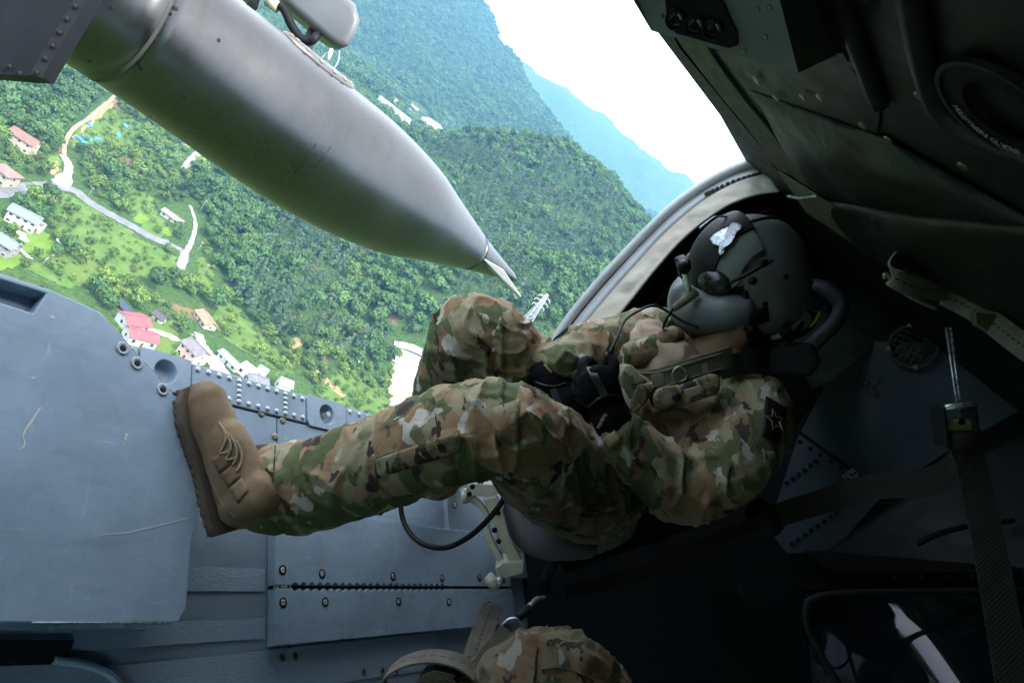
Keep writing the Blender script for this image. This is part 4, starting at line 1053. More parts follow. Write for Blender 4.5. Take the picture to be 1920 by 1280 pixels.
# overhead box with three round vents
d0 = .84
fr_ = [hp(1150, -110, .80), hp(1187, 0, .82), hp(1221, 58, .84), hp(1497, 137, .80), hp(1462, 0, .76), hp(1440, -110, .74)]
ob = prism('overhead_box', fr_, 1, painted('box_paint', (.2, .225, .215), .5, .5), heli, hp(1588, 95, .95) - fr_[3])
_bv = hp(1588, 95, .95) - fr_[3]
for _p, _q in ((fr_[4] + _bv * .9, (1640, -20)), (fr_[5] + _bv * .9, (1600, -120)), (fr_[3] + _bv * .95, (1640, 120))):
    tube('hanger', [_p, onroof(*_q, .0)], .014, M_roof, ob, 8, spline=False)
bn = (fr_[3] - fr_[2]).cross(fr_[4] - fr_[3]).normalized(); bn = -bn if bn.dot(fr_[2]) > 0 else bn
def onbox(px, py, off=0.0):
    r = HI @ ray(px, py); return r * (fr_[2].dot(bn) / r.dot(bn)) + bn * off
qB = bn.to_track_quat('Z', 'Y')
pl_ = prism('vent_plate', [onbox(x, y, .001) for x, y in ((1250, -10), (1255, 40), (1270, 58), (1370, 86), (1386, 80), (1384, 60), (1360, 5), (1345, -12))], .006, M_black, ob, bn)
for i, (x, y) in enumerate(((1272, 30), (1308, 41), (1342, 48))):
    c = onbox(x, y, .0075); r_ = (onbox(x + 17, y, .0075) - c).length; s_ = 1.0
    me_ = disc_mesh('vent', [(r_ * 1.1, -.002), (r_ * 1.1, .006), (r_ * .92, .006), (r_ * .9, -.001)], 24); me_.materials.append(M_black); vt = put(me_, 'vent', c, ob, 1, qB)
    me_ = disc_mesh('lens', [(r_ * .9, 0), (r_ * .6, .002), (.0005, .003)], 24); me_.materials.append(simple('green_lens', (.03, .16, .12), .1, spec=1.0) if i == 0 else simple('glass_lens', (.08, .08, .075), .08, spec=1.0)); put(me_, 'lens', (0, 0, 0), vt)
    me_ = disc_mesh('hub', [(r_ * .42, .003), (r_ * .42, .006), (r_ * .28, .006), (r_ * .28, .004)], 16); me_.materials.append(M_black); put(me_, 'hub', (0, 0, 0), vt)
    for k in range(3):
        a = k * 2.094 + .5; q0 = Vector((math.cos(a), math.sin(a), 0)); mesh_obj('spoke', *bar_mesh([(q0 * r_ * .35 + Vector((0, 0, .004)), q0 * r_ + Vector((0, 0, .004)))], .0012, 5), M_black, vt)
for (x, y) in ((1354, 10), (1376, 79), (1274, 52), (1420, 18), (1443, 14), (1435, 70), (1395, 95), (1240, 30), (1330, 75)): put(me_scr, 'screw', onbox(x, y, .001), ob, .42, qB)
# nylon tie-down strap along the door header
st = empty('tiedown_strap'); st.matrix_world = HM
tag(st, 'olive drab stitched webbing strap running along the roof beside the door opening', 'strap', 'webbing straps in the cabin')
A0 = [onroof(x, y, .03) for x, y in ((1245, -10), (1304, 90), (1368, 176), (1433, 256), (1497, 343))]
wS = (onroof(1395, 222, .03) - onroof(1428, 198, .03)).length * 1.0
sb = ribbon('webbing', A0, wS * .68, M_web, st, [QN.cross(A0[-1] - A0[0])] * 5, .003)
for s_, p, sz in (('CGU-1/B TIEDOWN', (1478, 322), .013), ('5000 LB CAP', (1462, 325), .013)):
    dx = (onroof(1495, 352, .033) - onroof(1455, 300, .033)); text_obj('lettering', s_, sz, M_black, onroof(*p, .034), dx, QN.cross(dx), sb)
# ================================================================= FUEL TANK AND ITS PYLON
AL, AU = 2.34, -2.12
def axis_u(f): return AU + (.055 * (2.2 - f) if f < 2.2 else 0)
M_tank = None
def tank_mat():
    m, n, b = new_mat('tank_grey_paint'); v = coord(n)
    f = noise(n, v, 2.2, 5, .65); g_ = noise(n, v, 14, 5, .6)
    c = ramp(n, f, [(.3, (.074, .074, .072)), (.7, (.1, .1, .099))]); c = mix(n, ramp(n, g_, [(.52, 0), (.75, .3)]), c, (.08, .077, .072))
    vv = coord(n, 'Object', (9, 1.3, 1.3)); c = mix(n, ramp(n, noise(n, vv, 1.4, 5, .65, .5), [(.5, 0), (.75, .22)]), c, (.05, .048, .043))
    lk(n, c, b.inputs['Base Color']); lk(n, ramp(n, f, [(.3, .24), (.7, .36)]), b.inputs['Roughness']); b.inputs['Metallic'].default_value = 1.0
    bump(n, g_, .05, .01, b); return m
M_tank = tank_mat()
tank = empty('fuel_tank'); tank.matrix_world = HM
tag(tank, 'large grey torpedo-shaped external fuel tank hanging outside the open door', 'fuel tank')
def rev(name, prof, mat, parent, n=56):
    vs = []; fs = []
    for (f, r) in prof:
        for i in range(n): a = i * 6.28318 / n; vs.append((f, AL + r * math.cos(a), axis_u(f) + r * math.sin(a)))
    for j in range(len(prof) - 1):
        for i in range(n): fs.append((j * n + i, j * n + (i + 1) % n, (j + 1) * n + (i + 1) % n, (j + 1) * n + i))
    fs.append(tuple(range(n))); fs.append(tuple(reversed(range((len(prof) - 1) * n, len(prof) * n))))
    o = mesh_obj(name, vs, fs, mat, parent, True); return o
def smoothprof(pts, k=5):
    P = [Vector((a, b, 0)) for a, b in pts]; g_ = [P[0]] + P + [P[-1]]; out = []
    for i in range(len(P) - 1):
        a, b, c, d = g_[i:i + 4]
        for q in range(k): t = q / k; w_ = .5 * (2 * b + (c - a) * t + (2 * a - 5 * b + 4 * c - d) * t * t + (3 * b - a - 3 * c + d) * t ** 3); out.append((w_.x, w_.y))
    return out + [pts[-1]]
SEAM = 1.18
rev('tail_section', smoothprof([(-2.3, .03), (-2.0, .09), (-1.2, .22), (-.2, .285), (.6, .287), (SEAM - .004, .287)]), M_tank, tank)
rev('centre_section', smoothprof([(SEAM + .004, .287), (1.5, .302), (1.8, .322), (2.1, .335), (2.4, .334), (2.65, .315), (2.9, .28), (3.2, .205), (3.52, .128)]), M_tank, tank)
rev('seam_band', [(SEAM - .007, .2882), (SEAM - .005, .2892), (SEAM + .005, .2892), (SEAM + .007, .2882)], simple('seam_sealant', (.05, .05, .048), .6, spec=.2), tank)
cone = rev('nose_cone', smoothprof([(3.525, .127), (3.7, .09), (3.9, .052), (4.02, .03), (4.06, .012)]), M_tank, tank)
rev('nose_gap', [(3.517, .1275), (3.523, .1275)], M_black, tank)
# fin under the nose
A, B_, C_ = hp(908, 487, 4.62), hp(944, 508, 4.74), hp(977, 557, 4.92)
fin = mesh_obj('fin', [A, B_, C_, C_.lerp(A, .12) + Vector((0, .0, -.02)), A + Vector((0, .05, -.06))] + [p + Vector((0, .012, 0)) for p in (A, B_, C_)], [(0, 1, 2), (5, 7, 6), (0, 2, 7, 5), (0, 5, 6, 1), (1, 6, 7, 2), (0, 3, 2), (0, 4, 3)], simple('fin_paint', (.2, .205, .21), .45, var=.1, scale=10), cone)
# small details on the tank skin: screws with rust marks, pencil-thin blue lines
def tank_pt(px, py, lift=.001):
    """first hit of a pixel's ray with the tank skin"""
    r = HI @ ray(px, py); t = 1.5
    PR = smoothprof([(.6, .287), (1.18, .287), (1.5, .302), (1.8, .322), (2.1, .335), (2.4, .334), (2.65, .315), (2.9, .28), (3.2, .205), (3.52, .128), (4.0, .03)])
    fx = [p[0] for p in PR]; rx = [p[1] for p in PR]
    while t < 6:
        p = r * t; rad = math.hypot(p.y - AL, p.z - axis_u(p.x)); rr = float(np.interp(p.x, fx, rx))
        if rad < rr + lift: break
        t += .004
    nrm = Vector((0, p.y - AL, p.z - axis_u(p.x))).normalized(); return p, nrm
for (x, y) in ((208, 15), (330, 17), (294, 75), (410, 76), (378, 131), (265, 129), (347, 182), (168, 115)):
    p, nn = tank_pt(x, y); put(me_hole, 'screw', p, tank, 1.0, nn.to_track_quat('Z', 'Y'))
M_line = simple('blue_pencil', (.01, .012, .025), .9, spec=.0)
for (a, b) in (((598, 263), (552, 326)), ((620, 276), (573, 338))):
    tube('marking_line', [tank_pt(a[0] + (b[0] - a[0]) * k / 6, a[1] + (b[1] - a[1]) * k / 6)[0] for k in range(7)], .0011, M_line, tank, 5, spline=False)
for (a, b) in (((322, 25), (317, 42)), ((408, 86), (395, 116))):
    tube('marking_line', [tank_pt(a[0] + (b[0] - a[0]) * k / 4, a[1] + (b[1] - a[1]) * k / 4)[0] for k in range(5)], .001, M_black, tank, 5, spline=False)
# filler plate on top of the tank
def toppt(f, a, r): rr = float(np.interp(f, [1.5, 1.8, 2.1, 2.4, 2.65], [.302, .322, .335, .334, .315])) + r; return Vector((f, AL + rr * math.cos(a), axis_u(f) + rr * math.sin(a)))
a0 = 1.0; fc = 1.93
def top_ellipse(sf, sa, r, n=28): return [toppt(fc + sf * math.cos(i * 6.283 / n), a0 + sa * math.sin(i * 6.283 / n), r) for i in range(n)]
E1, E2 = top_ellipse(.22, .26, .001), top_ellipse(.205, .235, .014); n_ = 28
C0 = toppt(fc, a0, .016)
fp = mesh_obj('filler_plate', E1 + E2 + [C0], [(i, (i + 1) % n_, n_ + (i + 1) % n_, n_ + i) for i in range(n_)] + [(n_ + i, n_ + (i + 1) % n_, 2 * n_) for i in range(n_)], simple('pale_plate', (.11, .11, .108), .35, .6, var=.12, scale=14), tank, True)
for i in range(0, 28, 2):
    p = E2[i].lerp(C0, .1); put(me_scr, 'screw', p + Vector((0, 0, .002)), fp, 1.6, (p - Vector((p.x, AL, axis_u(p.x)))).to_track_quat('Z', 'Y'))
# pylon pod above the tank
pyl = empty('stores_pylon'); pyl.matrix_world = HM
tag(pyl, 'grey rounded pylon fairing above the fuel tank with hoses and sway brace', 'pylon')
def roundbox(name, c, ax, ay, az, hx, hy, hz, rad, mat, parent, seg=4):
    bm = bmesh.new(); bmesh.ops.create_cube(bm, size=1)
    for v in bm.verts: v.co = Vector((v.co.x * 2 * hx, v.co.y * 2 * hy, v.co.z * 2 * hz))
    bmesh.ops.bevel(bm, geom=list(bm.edges), offset=rad, segments=seg, affect='EDGES', profile=.5)
    M = Matrix.Identity(4)
    for i, q in enumerate((Vector(ax).normalized(), Vector(ay).normalized(), Vector(az).normalized())): M[0][i], M[1][i], M[2][i] = q
    M.translation = c; bm.transform(M)
    return bm_obj(name, bm, mat, parent, True)
DP = 3.75
corn = hp(640, 88, DP); M_pod = simple('pod_grey', (.09, .094, .10), .4, var=.12, scale=3)
# side outline of the pod, swept across its width
PO = [(515, -10), (560, 30), (610, 72), (643, 96), (655, 85), (668, 62), (676, 38), (668, 8), (645, -14), (560, -60)]
po = [hp(x, y, DP) for x, y in PO]
bm = bmesh.new(); vv = [bm.verts.new(p) for p in po]; f_ = bm.faces.new(vv)
r_ = bmesh.ops.extrude_face_region(bm, geom=[f_]); bmesh.ops.translate(bm, verts=[q for q in r_['geom'] if isinstance(q, bmesh.types.BMVert)], vec=hp(640, 60, DP + .36) - hp(640, 60, DP) + Vector((0, .0, -.05)))
bmesh.ops.recalc_face_normals(bm, faces=bm.faces)
pod = bm_obj('fairing', bm, M_pod, pyl, True); md = pod.modifiers.new('round', 'BEVEL'); md.width = .075; md.segments = 6; md.limit_method = 'ANGLE'; md.angle_limit = R(50)
tube('fuel_pipe', [hp(588, 58, DP + .15), hp(576, 82, DP + .12), hp(560, 108, DP + .1)], [.028, .034, .034], simple('brown_sleeve', (.10, .085, .085), .5), pyl, 12)
tube('fuel_hose', [hp(500, 0, DP), hp(530, 15, DP), hp(545, 45, DP), hp(560, 68, DP), hp(578, 78, DP), hp(592, 70, DP), hp(597, 58, DP + .1)], .022, M_black, pyl, 10)
tube('hose_coupling', [hp(502, 1, DP), hp(522, 14, DP)], .03, M_tan, pyl, 10)
tube('sway_rod', [hp(622, 92, DP), hp(612, 118, DP)], .011, M_rim, pyl, 8); tube('quick_release', [hp(610, 118, DP), hp(605, 132, DP)], .016, M_tan, pyl, 8)
tube('release_lever', [hp(610, 120, DP), hp(618, 130, DP), hp(627, 143, DP)], [.012, .018, .022], M_dark, pyl, 8)
tube('safety_wire', [hp(636, 95, DP), hp(634, 115, DP), hp(622, 132, DP), hp(606, 134, DP), hp(594, 124, DP), hp(606, 106, DP), hp(624, 92, DP)], .004, simple('blue_wire', (.2, .3, .42), .4), pyl, 6)
vplane('pylon_root', [hp(x, y, DP - .1) for x, y in ((395, -30), (448, 22), (470, 0), (480, -40))], M_dark, pyl, .1)
tube('bracket', [hp(442, 26, DP - .12), hp(456, 4, DP - .12)], .016, M_tan, pyl, 6); tube('lock_pin', [hp(482, -5, DP), hp(468, 24, DP)], .01, M_dark, pyl, 6)
# dark fairing plate hanging at the top left
FD = 1.75
fair = vplane('gear_fairing', [hp(x, y, FD) for x, y in ((-900, -320), (230, -120), (157, 8), (76, 144), (38, 142), (-900, 60))], painted('fairing_paint', (.014, .016, .02), .5, .1, worn=(.04, .045, .05), spec=.08), heli, .05)
vplane('fairing_flange', [hp(x, y, FD - .004) for x, y in ((170, -60), (196, -60), (157, 8), (77, 145), (55, 140), (136, 0))], M_dark, fair, .003)
me_drv = me_riv.copy(); me_drv.materials.clear(); me_drv.materials.append(M_dark)
qP = (HI @ -CFWD).to_track_quat('Z', 'Y')
for x, y in ((140, 12), (125, 36), (111, 61), (98, 86), (84, 110), (68, 136), (17, 125), (36, 138)): put(me_drv, 'rivet', hp(x, y, FD - .008), fair, 1.0, qP)
# ================================================================= CREW MEMBER
def camo_mat(name, scale=1.0, dim=1.0):
    m, n, b = new_mat(name)
    v = coord(n, 'Object', (10.5 * scale, 11.5 * scale, 18 * scale), (.5, .3, .2))
    wob = n.nodes.new('ShaderNodeTexNoise'); wob.inputs['Scale'].default_value = 1.6; wob.inputs['Detail'].default_value = 3; lk(n, v, wob.inputs['Vector'])
    off = n.nodes.new('ShaderNodeVectorMath'); off.operation = 'MULTIPLY_ADD'; lk(n, wob.outputs['Color'], off.inputs[0]); off.inputs[1].default_value = (.8, .8, .8); lk(n, v, off.inputs[2])
    vv = off.outputs[0]
    def sh(o):
        a = n.nodes.new('ShaderNodeVectorMath'); a.operation = 'ADD'; a.inputs[1].default_value = (o, o * 1.7, -o); lk(n, vv, a.inputs[0]); return a.outputs[0]
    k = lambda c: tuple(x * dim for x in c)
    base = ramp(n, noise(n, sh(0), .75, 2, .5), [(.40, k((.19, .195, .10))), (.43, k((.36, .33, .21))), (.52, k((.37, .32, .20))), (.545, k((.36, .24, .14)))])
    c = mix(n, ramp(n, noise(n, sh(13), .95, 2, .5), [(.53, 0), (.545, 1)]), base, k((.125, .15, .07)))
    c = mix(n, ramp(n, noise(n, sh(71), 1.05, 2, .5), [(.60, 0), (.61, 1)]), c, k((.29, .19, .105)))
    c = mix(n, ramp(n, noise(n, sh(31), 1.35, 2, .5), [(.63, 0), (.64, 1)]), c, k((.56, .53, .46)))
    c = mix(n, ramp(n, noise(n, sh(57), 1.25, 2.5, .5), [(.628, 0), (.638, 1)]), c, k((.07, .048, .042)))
    lk(n, c, b.inputs['Base Color']); b.inputs['Roughness'].default_value = .85; b.inputs['Specular IOR Level'].default_value = .2
    tw = coord(n, 'Object', (1, 1, 1)); fine = noise(n, tw, 420, 2); fold = noise(n, tw, 26, 4, .55, .8)
    ad = n.nodes.new('ShaderNodeMath'); ad.operation = 'MULTIPLY_ADD'; ad.inputs[1].default_value = .12; lk(n, fine, ad.inputs[0]); lk(n, fold, ad.inputs[2])
    bump(n, ad.outputs[0], .6, .009, b)
    return m
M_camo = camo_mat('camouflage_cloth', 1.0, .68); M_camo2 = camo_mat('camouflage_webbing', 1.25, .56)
M_tee = simple('tan_knit_shirt', (.36, .27, .20), .9, var=.12, scale=20, bmp=.3, bscale=300, bdist=.001)
M_skin = simple('skin', (.30, .16, .10), .5, var=.1, scale=30)
M_glove = simple('black_glove_fabric', (.006, .006, .008), .9, var=.3, scale=60, bmp=.3, bscale=500, bdist=.0006, spec=.08)
M_gleather = simple('black_glove_leather', (.02, .02, .024), .35, var=.2, scale=80, bmp=.3, bscale=200, bdist=.0006)
M_boot = simple('brown_suede', (.15, .10, .055), .85, var=.3, scale=18, bmp=.35, bscale=260, bdist=.0015)
M_sole = simple('brown_rubber_sole', (.085, .066, .046), .75, var=.2, scale=25)
M_lace = simple('brown_lace', (.2, .15, .095), .8, var=.2, scale=100)
M_olive = simple('olive_webbing_plain', (.115, .105, .07), .85, var=.2, scale=50, bmp=.4, bscale=400, bdist=.0008)
man = empty('person'); man.matrix_world = HM
tag(man, 'seated crew member in camouflage uniform and grey flight helmet looking out', 'person')
def loft(chain, n=20, out=None, flat=1.0, flatdir=None):
    """rounded limb through (point, radius); appended to (verts, faces)"""
    vs, fs = out; P = [Vector(p) for p, r in chain]; Rr = [r for p, r in chain]; Q = []; QR = []
    g_ = [P[0]] + P + [P[-1]]
    for i in range(len(P) - 1):
        a, b, c, d = g_[i:i + 4]
        for k in range(8):
            t = k / 8; Q.append(.5 * (2 * b + (c - a) * t + (2 * a - 5 * b + 4 * c - d) * t * t + (3 * b - a - 3 * c + d) * t ** 3))
            tt = t * t * (3 - 2 * t); QR.append(Rr[i] + (Rr[i + 1] - Rr[i]) * tt)
    Q.append(P[-1]); QR.append(Rr[-1])
    t0 = (Q[0] - Q[1]).normalized(); t1 = (Q[-1] - Q[-2]).normalized()
    full = [(Q[0] + t0 * QR[0] * s, QR[0] * c) for s, c in ((.55, .35), (.4, .75))] + list(zip(Q, QR)) + [(Q[-1] + t1 * QR[-1] * s, QR[-1] * c) for s, c in ((.4, .75), (.55, .35))]
    o = len(vs); up = None
    for i, (p, r) in enumerate(full):
        t = (full[min(i + 1, len(full) - 1)][0] - full[max(i - 1, 0)][0]).normalized()
        if flatdir is not None: up = Vector(flatdir)
        if up is None: up = t.orthogonal()
        up = (up - t * up.dot(t)).normalized(); bt = t.cross(up)
        for k in range(n): a = 6.28318 * k / n; vs.append(p + (up * math.cos(a) * flat + bt * math.sin(a)) * r)
    m = len(full)
    for i in range(m - 1):
        for k in range(n): fs.append((o + i * n + k, o + i * n + (k + 1) % n, o + (i + 1) * n + (k + 1) % n, o + (i + 1) * n + k))
    fs.append(tuple(o + k for k in reversed(range(n)))); fs.append(tuple(o + (m - 1) * n + k for k in range(n)))
def ell(c, rx, ry, rz, ax, ay, az, out, nu=20, nv=12):
    vs, fs = out; o = len(vs); c = Vector(c); ax, ay, az = [Vector(q).normalized() for q in (ax, ay, az)]
    for j in range(nv + 1):
        th = math.pi * (j + .02) / (nv + .04)
        for i in range(nu): a = 6.28318 * i / nu; vs.append(c + ax * rx * math.sin(th) * math.cos(a) + ay * ry * math.sin(th) * math.sin(a) + az * rz * math.cos(th))
    for j in range(nv):
        for i in range(nu): fs.append((o + j * nu + i, o + j * nu + (i + 1) % nu, o + (j + 1) * nu + (i + 1) % nu, o + (j + 1) * nu + i))
    fs.append(tuple(o + i for i in reversed(range(nu)))); fs.append(tuple(o + nv * nu + i for i in range(nu)))
def fused(name, out, voxel, mat, parent, smooth_it=6, disp=None, keep=False):
    """one continuous skin round overlapping volumes"""
    o = mesh_obj(name, out[0], out[1], None, None)
    md = o.modifiers.new('r', 'REMESH'); md.mode = 'VOXEL'; md.voxel_size = voxel
    if smooth_it: ms = o.modifiers.new('s', 'SMOOTH'); ms.factor = .5; ms.iterations = smooth_it
    dg = bpy.context.evaluated_depsgraph_get(); me = bpy.data.meshes.new_from_object(o.evaluated_get(dg))
    bpy.data.objects.remove(o)
    if disp:
        n = len(me.vertices); co = np.empty(n * 3); no = np.empty(n * 3); me.vertices.foreach_get('co', co); me.vertices.foreach_get('normal', no)
        co = co.reshape(-1, 3); no = no.reshape(-1, 3)
        d = np.array([disp(Vector(c)) for c in co]); co = co + no * d[:, None]; me.vertices.foreach_set('co', co.ravel())
    me.polygons.foreach_set('use_smooth', [True] * len(me.polygons)); me.materials.append(mat); me.name = name; me.update()
    o = bpy.data.objects.new(name, me); COL.objects.link(o); o.parent = parent
    return o
def px2m(r, d): return r * d / FPX
def C(px, py, d, r): return (hp(px, py, d), px2m(r, d))
# ---- clothed body: legs, trunk, arms, neck in one surface
B = ([], [])
nearleg = [C(508, 912, 1.345, 78), C(560, 912, 1.335, 86), (hp(640, 892, 1.32), px2m(84, 1.32)), C(740, 858, 1.30, 90), C(830, 824, 1.27, 94), C(900, 806, 1.25, 93), C(948, 806, 1.25, 92), C(985, 828, 1.29, 96), C(1030, 868, 1.38, 104), C(1078, 906, 1.50, 106), C(1112, 915, 1.60, 104)]
farleg = [C(815, 900, 1.74, 50), C(818, 800, 1.68, 56), C(842, 706, 1.58, 62), C(874, 638, 1.50, 70), C(897, 622, 1.49, 74), C(935, 656, 1.52, 82), C(985, 726, 1.60, 90), C(1050, 790, 1.70, 96), C(1085, 820, 1.74, 98)]
loft(nearleg, 24, B); loft(farleg, 24, B)
loft([C(1105, 885, 1.68, 122), C(1150, 835, 1.68, 112), C(1205, 780, 1.68, 112), C(1270, 740, 1.68, 118), C(1325, 710, 1.68, 105)], 28, B)
ell(hp(1270, 745, 1.68), .19, .125, .11, HI @ c2w(Vector((.75, .62, -.5))), HI @ c2w(Vector((.6, -.6, .1))), HI @ c2w(Vector((.3, .3, 1))), B)
nearsh = [C(1392, 742, 1.56, 68), C(1415, 778, 1.50, 68), C(1392, 838, 1.45, 68), C(1345, 890, 1.42, 72), C(1285, 912, 1.40, 68), C(1245, 890, 1.385, 62), C(1200, 850, 1.36, 55), C(1166, 815, 1.34, 46), C(1150, 798, 1.335, 40)]
loft(nearsh, 22, B)
farsh = [C(1255, 640, 1.72, 62), C(1215, 632, 1.70, 58), C(1160, 645, 1.64, 55), C(1105, 660, 1.57, 50), C(1055, 680, 1.50, 44), C(1033, 694, 1.48, 38)]
loft(farsh, 20, B)
loft([C(1330, 690, 1.65, 80), C(1370, 640, 1.62, 62), C(1385, 590, 1.60, 60)], 18, B)
_FOLD = [(hp(948, 806, 1.17), .14, .9), (hp(1245, 900, 1.36), .10, .9), (hp(890, 630, 1.43), .12, .8), (hp(560, 900, 1.27), .09, .9), (hp(1090, 655, 1.52), .12, .9)]
def folds(p):
    big = mnoise.noise(p * 7) * .006
    amp = .0032
    for c, rr, k in _FOLD:
        dd = (p - c).length; amp += .006 * k * math.exp(-(dd / rr) ** 2)
    q = Vector((p.x * 9 + p.z * 7, p.y * 15 - p.z * 6, p.z * 19 + p.x * 9)); r1 = max(0, 1 - abs(mnoise.noise(q)) * 3.4)
    q2 = Vector((p.x * 20 - p.z * 12, p.y * 13 + p.z * 9, p.z * 16 - p.x * 10)); r2 = max(0, 1 - abs(mnoise.noise(q2 + Vector((5, 3, 1)))) * 3.6)
    return big + amp * (r1 * r1 * 1.25 + r2 * r2 * .6 - .3)
body = fused('body', B, .005, M_camo, man, 6, folds)
# ---- helper frames
_camF = HI @ CFWD
def surf(px, py, guess, span=.35):
    """nearest point of the body surface along a pixel's ray"""
    r = HI @ ray(px, py); ok, loc, nrm, idx = body.ray_cast(r * (guess - span), r.normalized())
    return (loc, nrm) if ok else (r * guess, -_camF)
def onbody(px, py, guess, lift=.004):
    l, n_ = surf(px, py, guess); return l - (HI @ ray(px, py)).normalized() * lift
def cloth_patch(name, quad, guess, lift, mat, parent, ns=8, th=.004, puff=.004):
    """pocket or flap that lies on the body: four pixel corners"""
    (ax, ay), (bx, by), (cx_, cy_), (dx, dy) = quad; vs = []; fs = []
    for i in range(ns + 1):
        for j in range(ns + 1):
            s, t = i / ns, j / ns; x = (ax + (bx - ax) * s) * (1 - t) + (dx + (cx_ - dx) * s) * t; y = (ay + (by - ay) * s) * (1 - t) + (dy + (cy_ - dy) * s) * t
            vs.append(onbody(x, y, guess, lift + puff * min(1, 5 * s * (1 - s) + .0) * min(1, 5 * t * (1 - t))))
    for i in range(ns):
        for j in range(ns): q = i * (ns + 1) + j; fs.append((q, q + 1, q + ns + 2, q + ns + 1))
    o = mesh_obj(name, vs, fs, mat, parent, True); so = o.modifiers.new('thick', 'SOLIDIFY'); so.thickness = th; so.offset = 0
    return o
M_seam = simple('dark_seam', (.02, .02, .014), .9)
def seam(pts, guess, r=.0014, mat=None, parent=None, lift=.0012, name='seam'):
    return tube(name, [onbody(x, y, guess, lift) for x, y in pts], r, mat or M_seam, parent or body, 5, sub=4)
# cargo pocket, flaps and seams of the near trouser leg
cloth_patch('cargo_pocket', [(712, 866), (842, 826), (862, 905), (724, 940)], 1.3, .002, M_camo, body, 8, .003, .006)
cloth_patch('pocket_flap', [(705, 860), (862, 808), (866, 846), (708, 895)], 1.3, .008, M_camo2, body, 8, .003, .003)
cloth_patch('pocket_flap', [(921, 766), (973, 748), (975, 832), (930, 838)], 1.25, .003, M_camo2, body, 6, .002, .002)
seam([(705, 896), (785, 872), (866, 846)], 1.3, .0016); seam([(705, 860), (706, 895), (724, 942)], 1.3, .0012); seam([(705, 859), (862, 807)], 1.3, .0012)
seam([(812, 745), (820, 800), (826, 822)], 1.28, .0013); seam([(1062, 840), (1050, 880), (1025, 915), (985, 955)], 1.35, .0008)
seam([(516, 835), (512, 900), (500, 985)], 1.33, .0014)
cloth_patch('sleeve_tab', [(1130, 825), (1152, 806), (1165, 826), (1142, 846)], 1.34, .006, simple('hook_tape', (.19, .17, .085), .9, var=.15, scale=80), body, 4, .002, .001)
cloth_patch('sleeve_tab', [(1008, 690), (1022, 682), (1036, 698), (1014, 704)], 1.48, .006, simple('hook_tape', (.26, .24, .12), .9), body, 4, .002, .001)
# shoulder patch: black shield with a star
pch = cloth_patch('shoulder_patch', [(1436, 742), (1476, 765), (1462, 830), (1428, 818)], 1.48, .004, M_black, body, 5, .002, .001)
cst = onbody(1454, 788, 1.46, .009); ux = (onbody(1468, 790, 1.46, .009) - cst).normalized(); uy = (onbody(1454, 776, 1.46, .009) - cst); uy = (uy - ux * uy.dot(ux)).normalized()
st_v = [cst + (ux * math.cos(a) + uy * math.sin(a)) * (.024 if k % 2 == 0 else .0095) for k, a in enumerate([math.pi / 2 + i * math.pi / 5 for i in range(10)])]
tube('star_outline', st_v, .0011, simple('star_thread', (.20, .19, .12), .8), pch, 5, True, spline=False)
# ---- tan shirt and collar
T = ([], [])
ell(hp(1262, 722, 1.58), .155, .075, .085, HI @ c2w(Vector((.5, .85, -.15))), HI @ c2w(Vector((.85, -.5, -.1))), HI @ c2w(Vector((0, 0, 1))), T)
ell(hp(1300, 800, 1.54), .13, .075, .10, HI @ c2w(Vector((.8, .5, -.1))), HI @ c2w(Vector((.6, -.8, 0))), HI @ c2w(Vector((0, 0, 1))), T)
shirt = fused('t_shirt', T, .006, M_tee, man, 4, lambda p: mnoise.noise(Vector((p.x * 9, p.y * 20, p.z * 24))) * .010 + (1 - abs(mnoise.noise(Vector((p.x * 14 + p.z * 9, p.y * 26, p.z * 30)))) * 2.2) * .007)
NK = ([], []); loft([C(1335, 672, 1.60, 55), C(1362, 640, 1.57, 52), C(1385, 605, 1.56, 54)], 18, NK)
ell(hp(1395, 575, 1.59), .058, .055, .07, HI @ c2w(Vector((1, 0, 0))), HI @ c2w(Vector((0, 1, 0))), HI @ c2w(Vector((0, 0, 1))), NK)
neck = fused('head', NK, .005, M_skin, man, 4)
tube('neck_chain', [hp(x, y, 1.525) for x, y in ((1308, 665), (1325, 668), (1345, 661), (1368, 655))], .0016, simple('brass_chain', (.35, .25, .1), .4, .8), man, 5)
for nm, ch, fl in (('collar', [C(1250, 625, 1.64, 16), C(1275, 655, 1.60, 22), C(1262, 690, 1.57, 15)], .35), ('collar', [C(1330, 690, 1.53, 16), C(1372, 672, 1.52, 22), C(1420, 660, 1.53, 14)], .35)):
    K = ([], []); loft(ch, 14, K, .4, _camF); fused(nm, K, .004, M_camo, man, 3, lambda p: mnoise.noise(p * 30) * .003)
# jacket front panels, folded open over the vest
for nm, ch in (('jacket_front', [C(1130, 660, 1.60, 20), C(1190, 640, 1.60, 26), C(1250, 610, 1.62, 26), C(1275, 600, 1.62, 18)]), ('jacket_front', [C(1395, 720, 1.50, 26), C(1360, 780, 1.47, 34), C(1300, 845, 1.44, 30), C(1262, 870, 1.42, 18)]), ('jacket_front', [C(1180, 760, 1.54, 20), C(1215, 800, 1.53, 30), C(1240, 838, 1.52, 22)])):
    K = ([], []); loft(ch, 16, K, .55, _camF); fused(nm, K, .0045, M_camo, man, 3, folds)
K = ([], []); loft([C(1160, 684, 1.545, 18), C(1195, 666, 1.54, 24), C(1240, 644, 1.55, 25), C(1272, 626, 1.57, 18)], 16, K); fused('rolled_pouch', K, .0045, M_camo2, man, 3, folds)
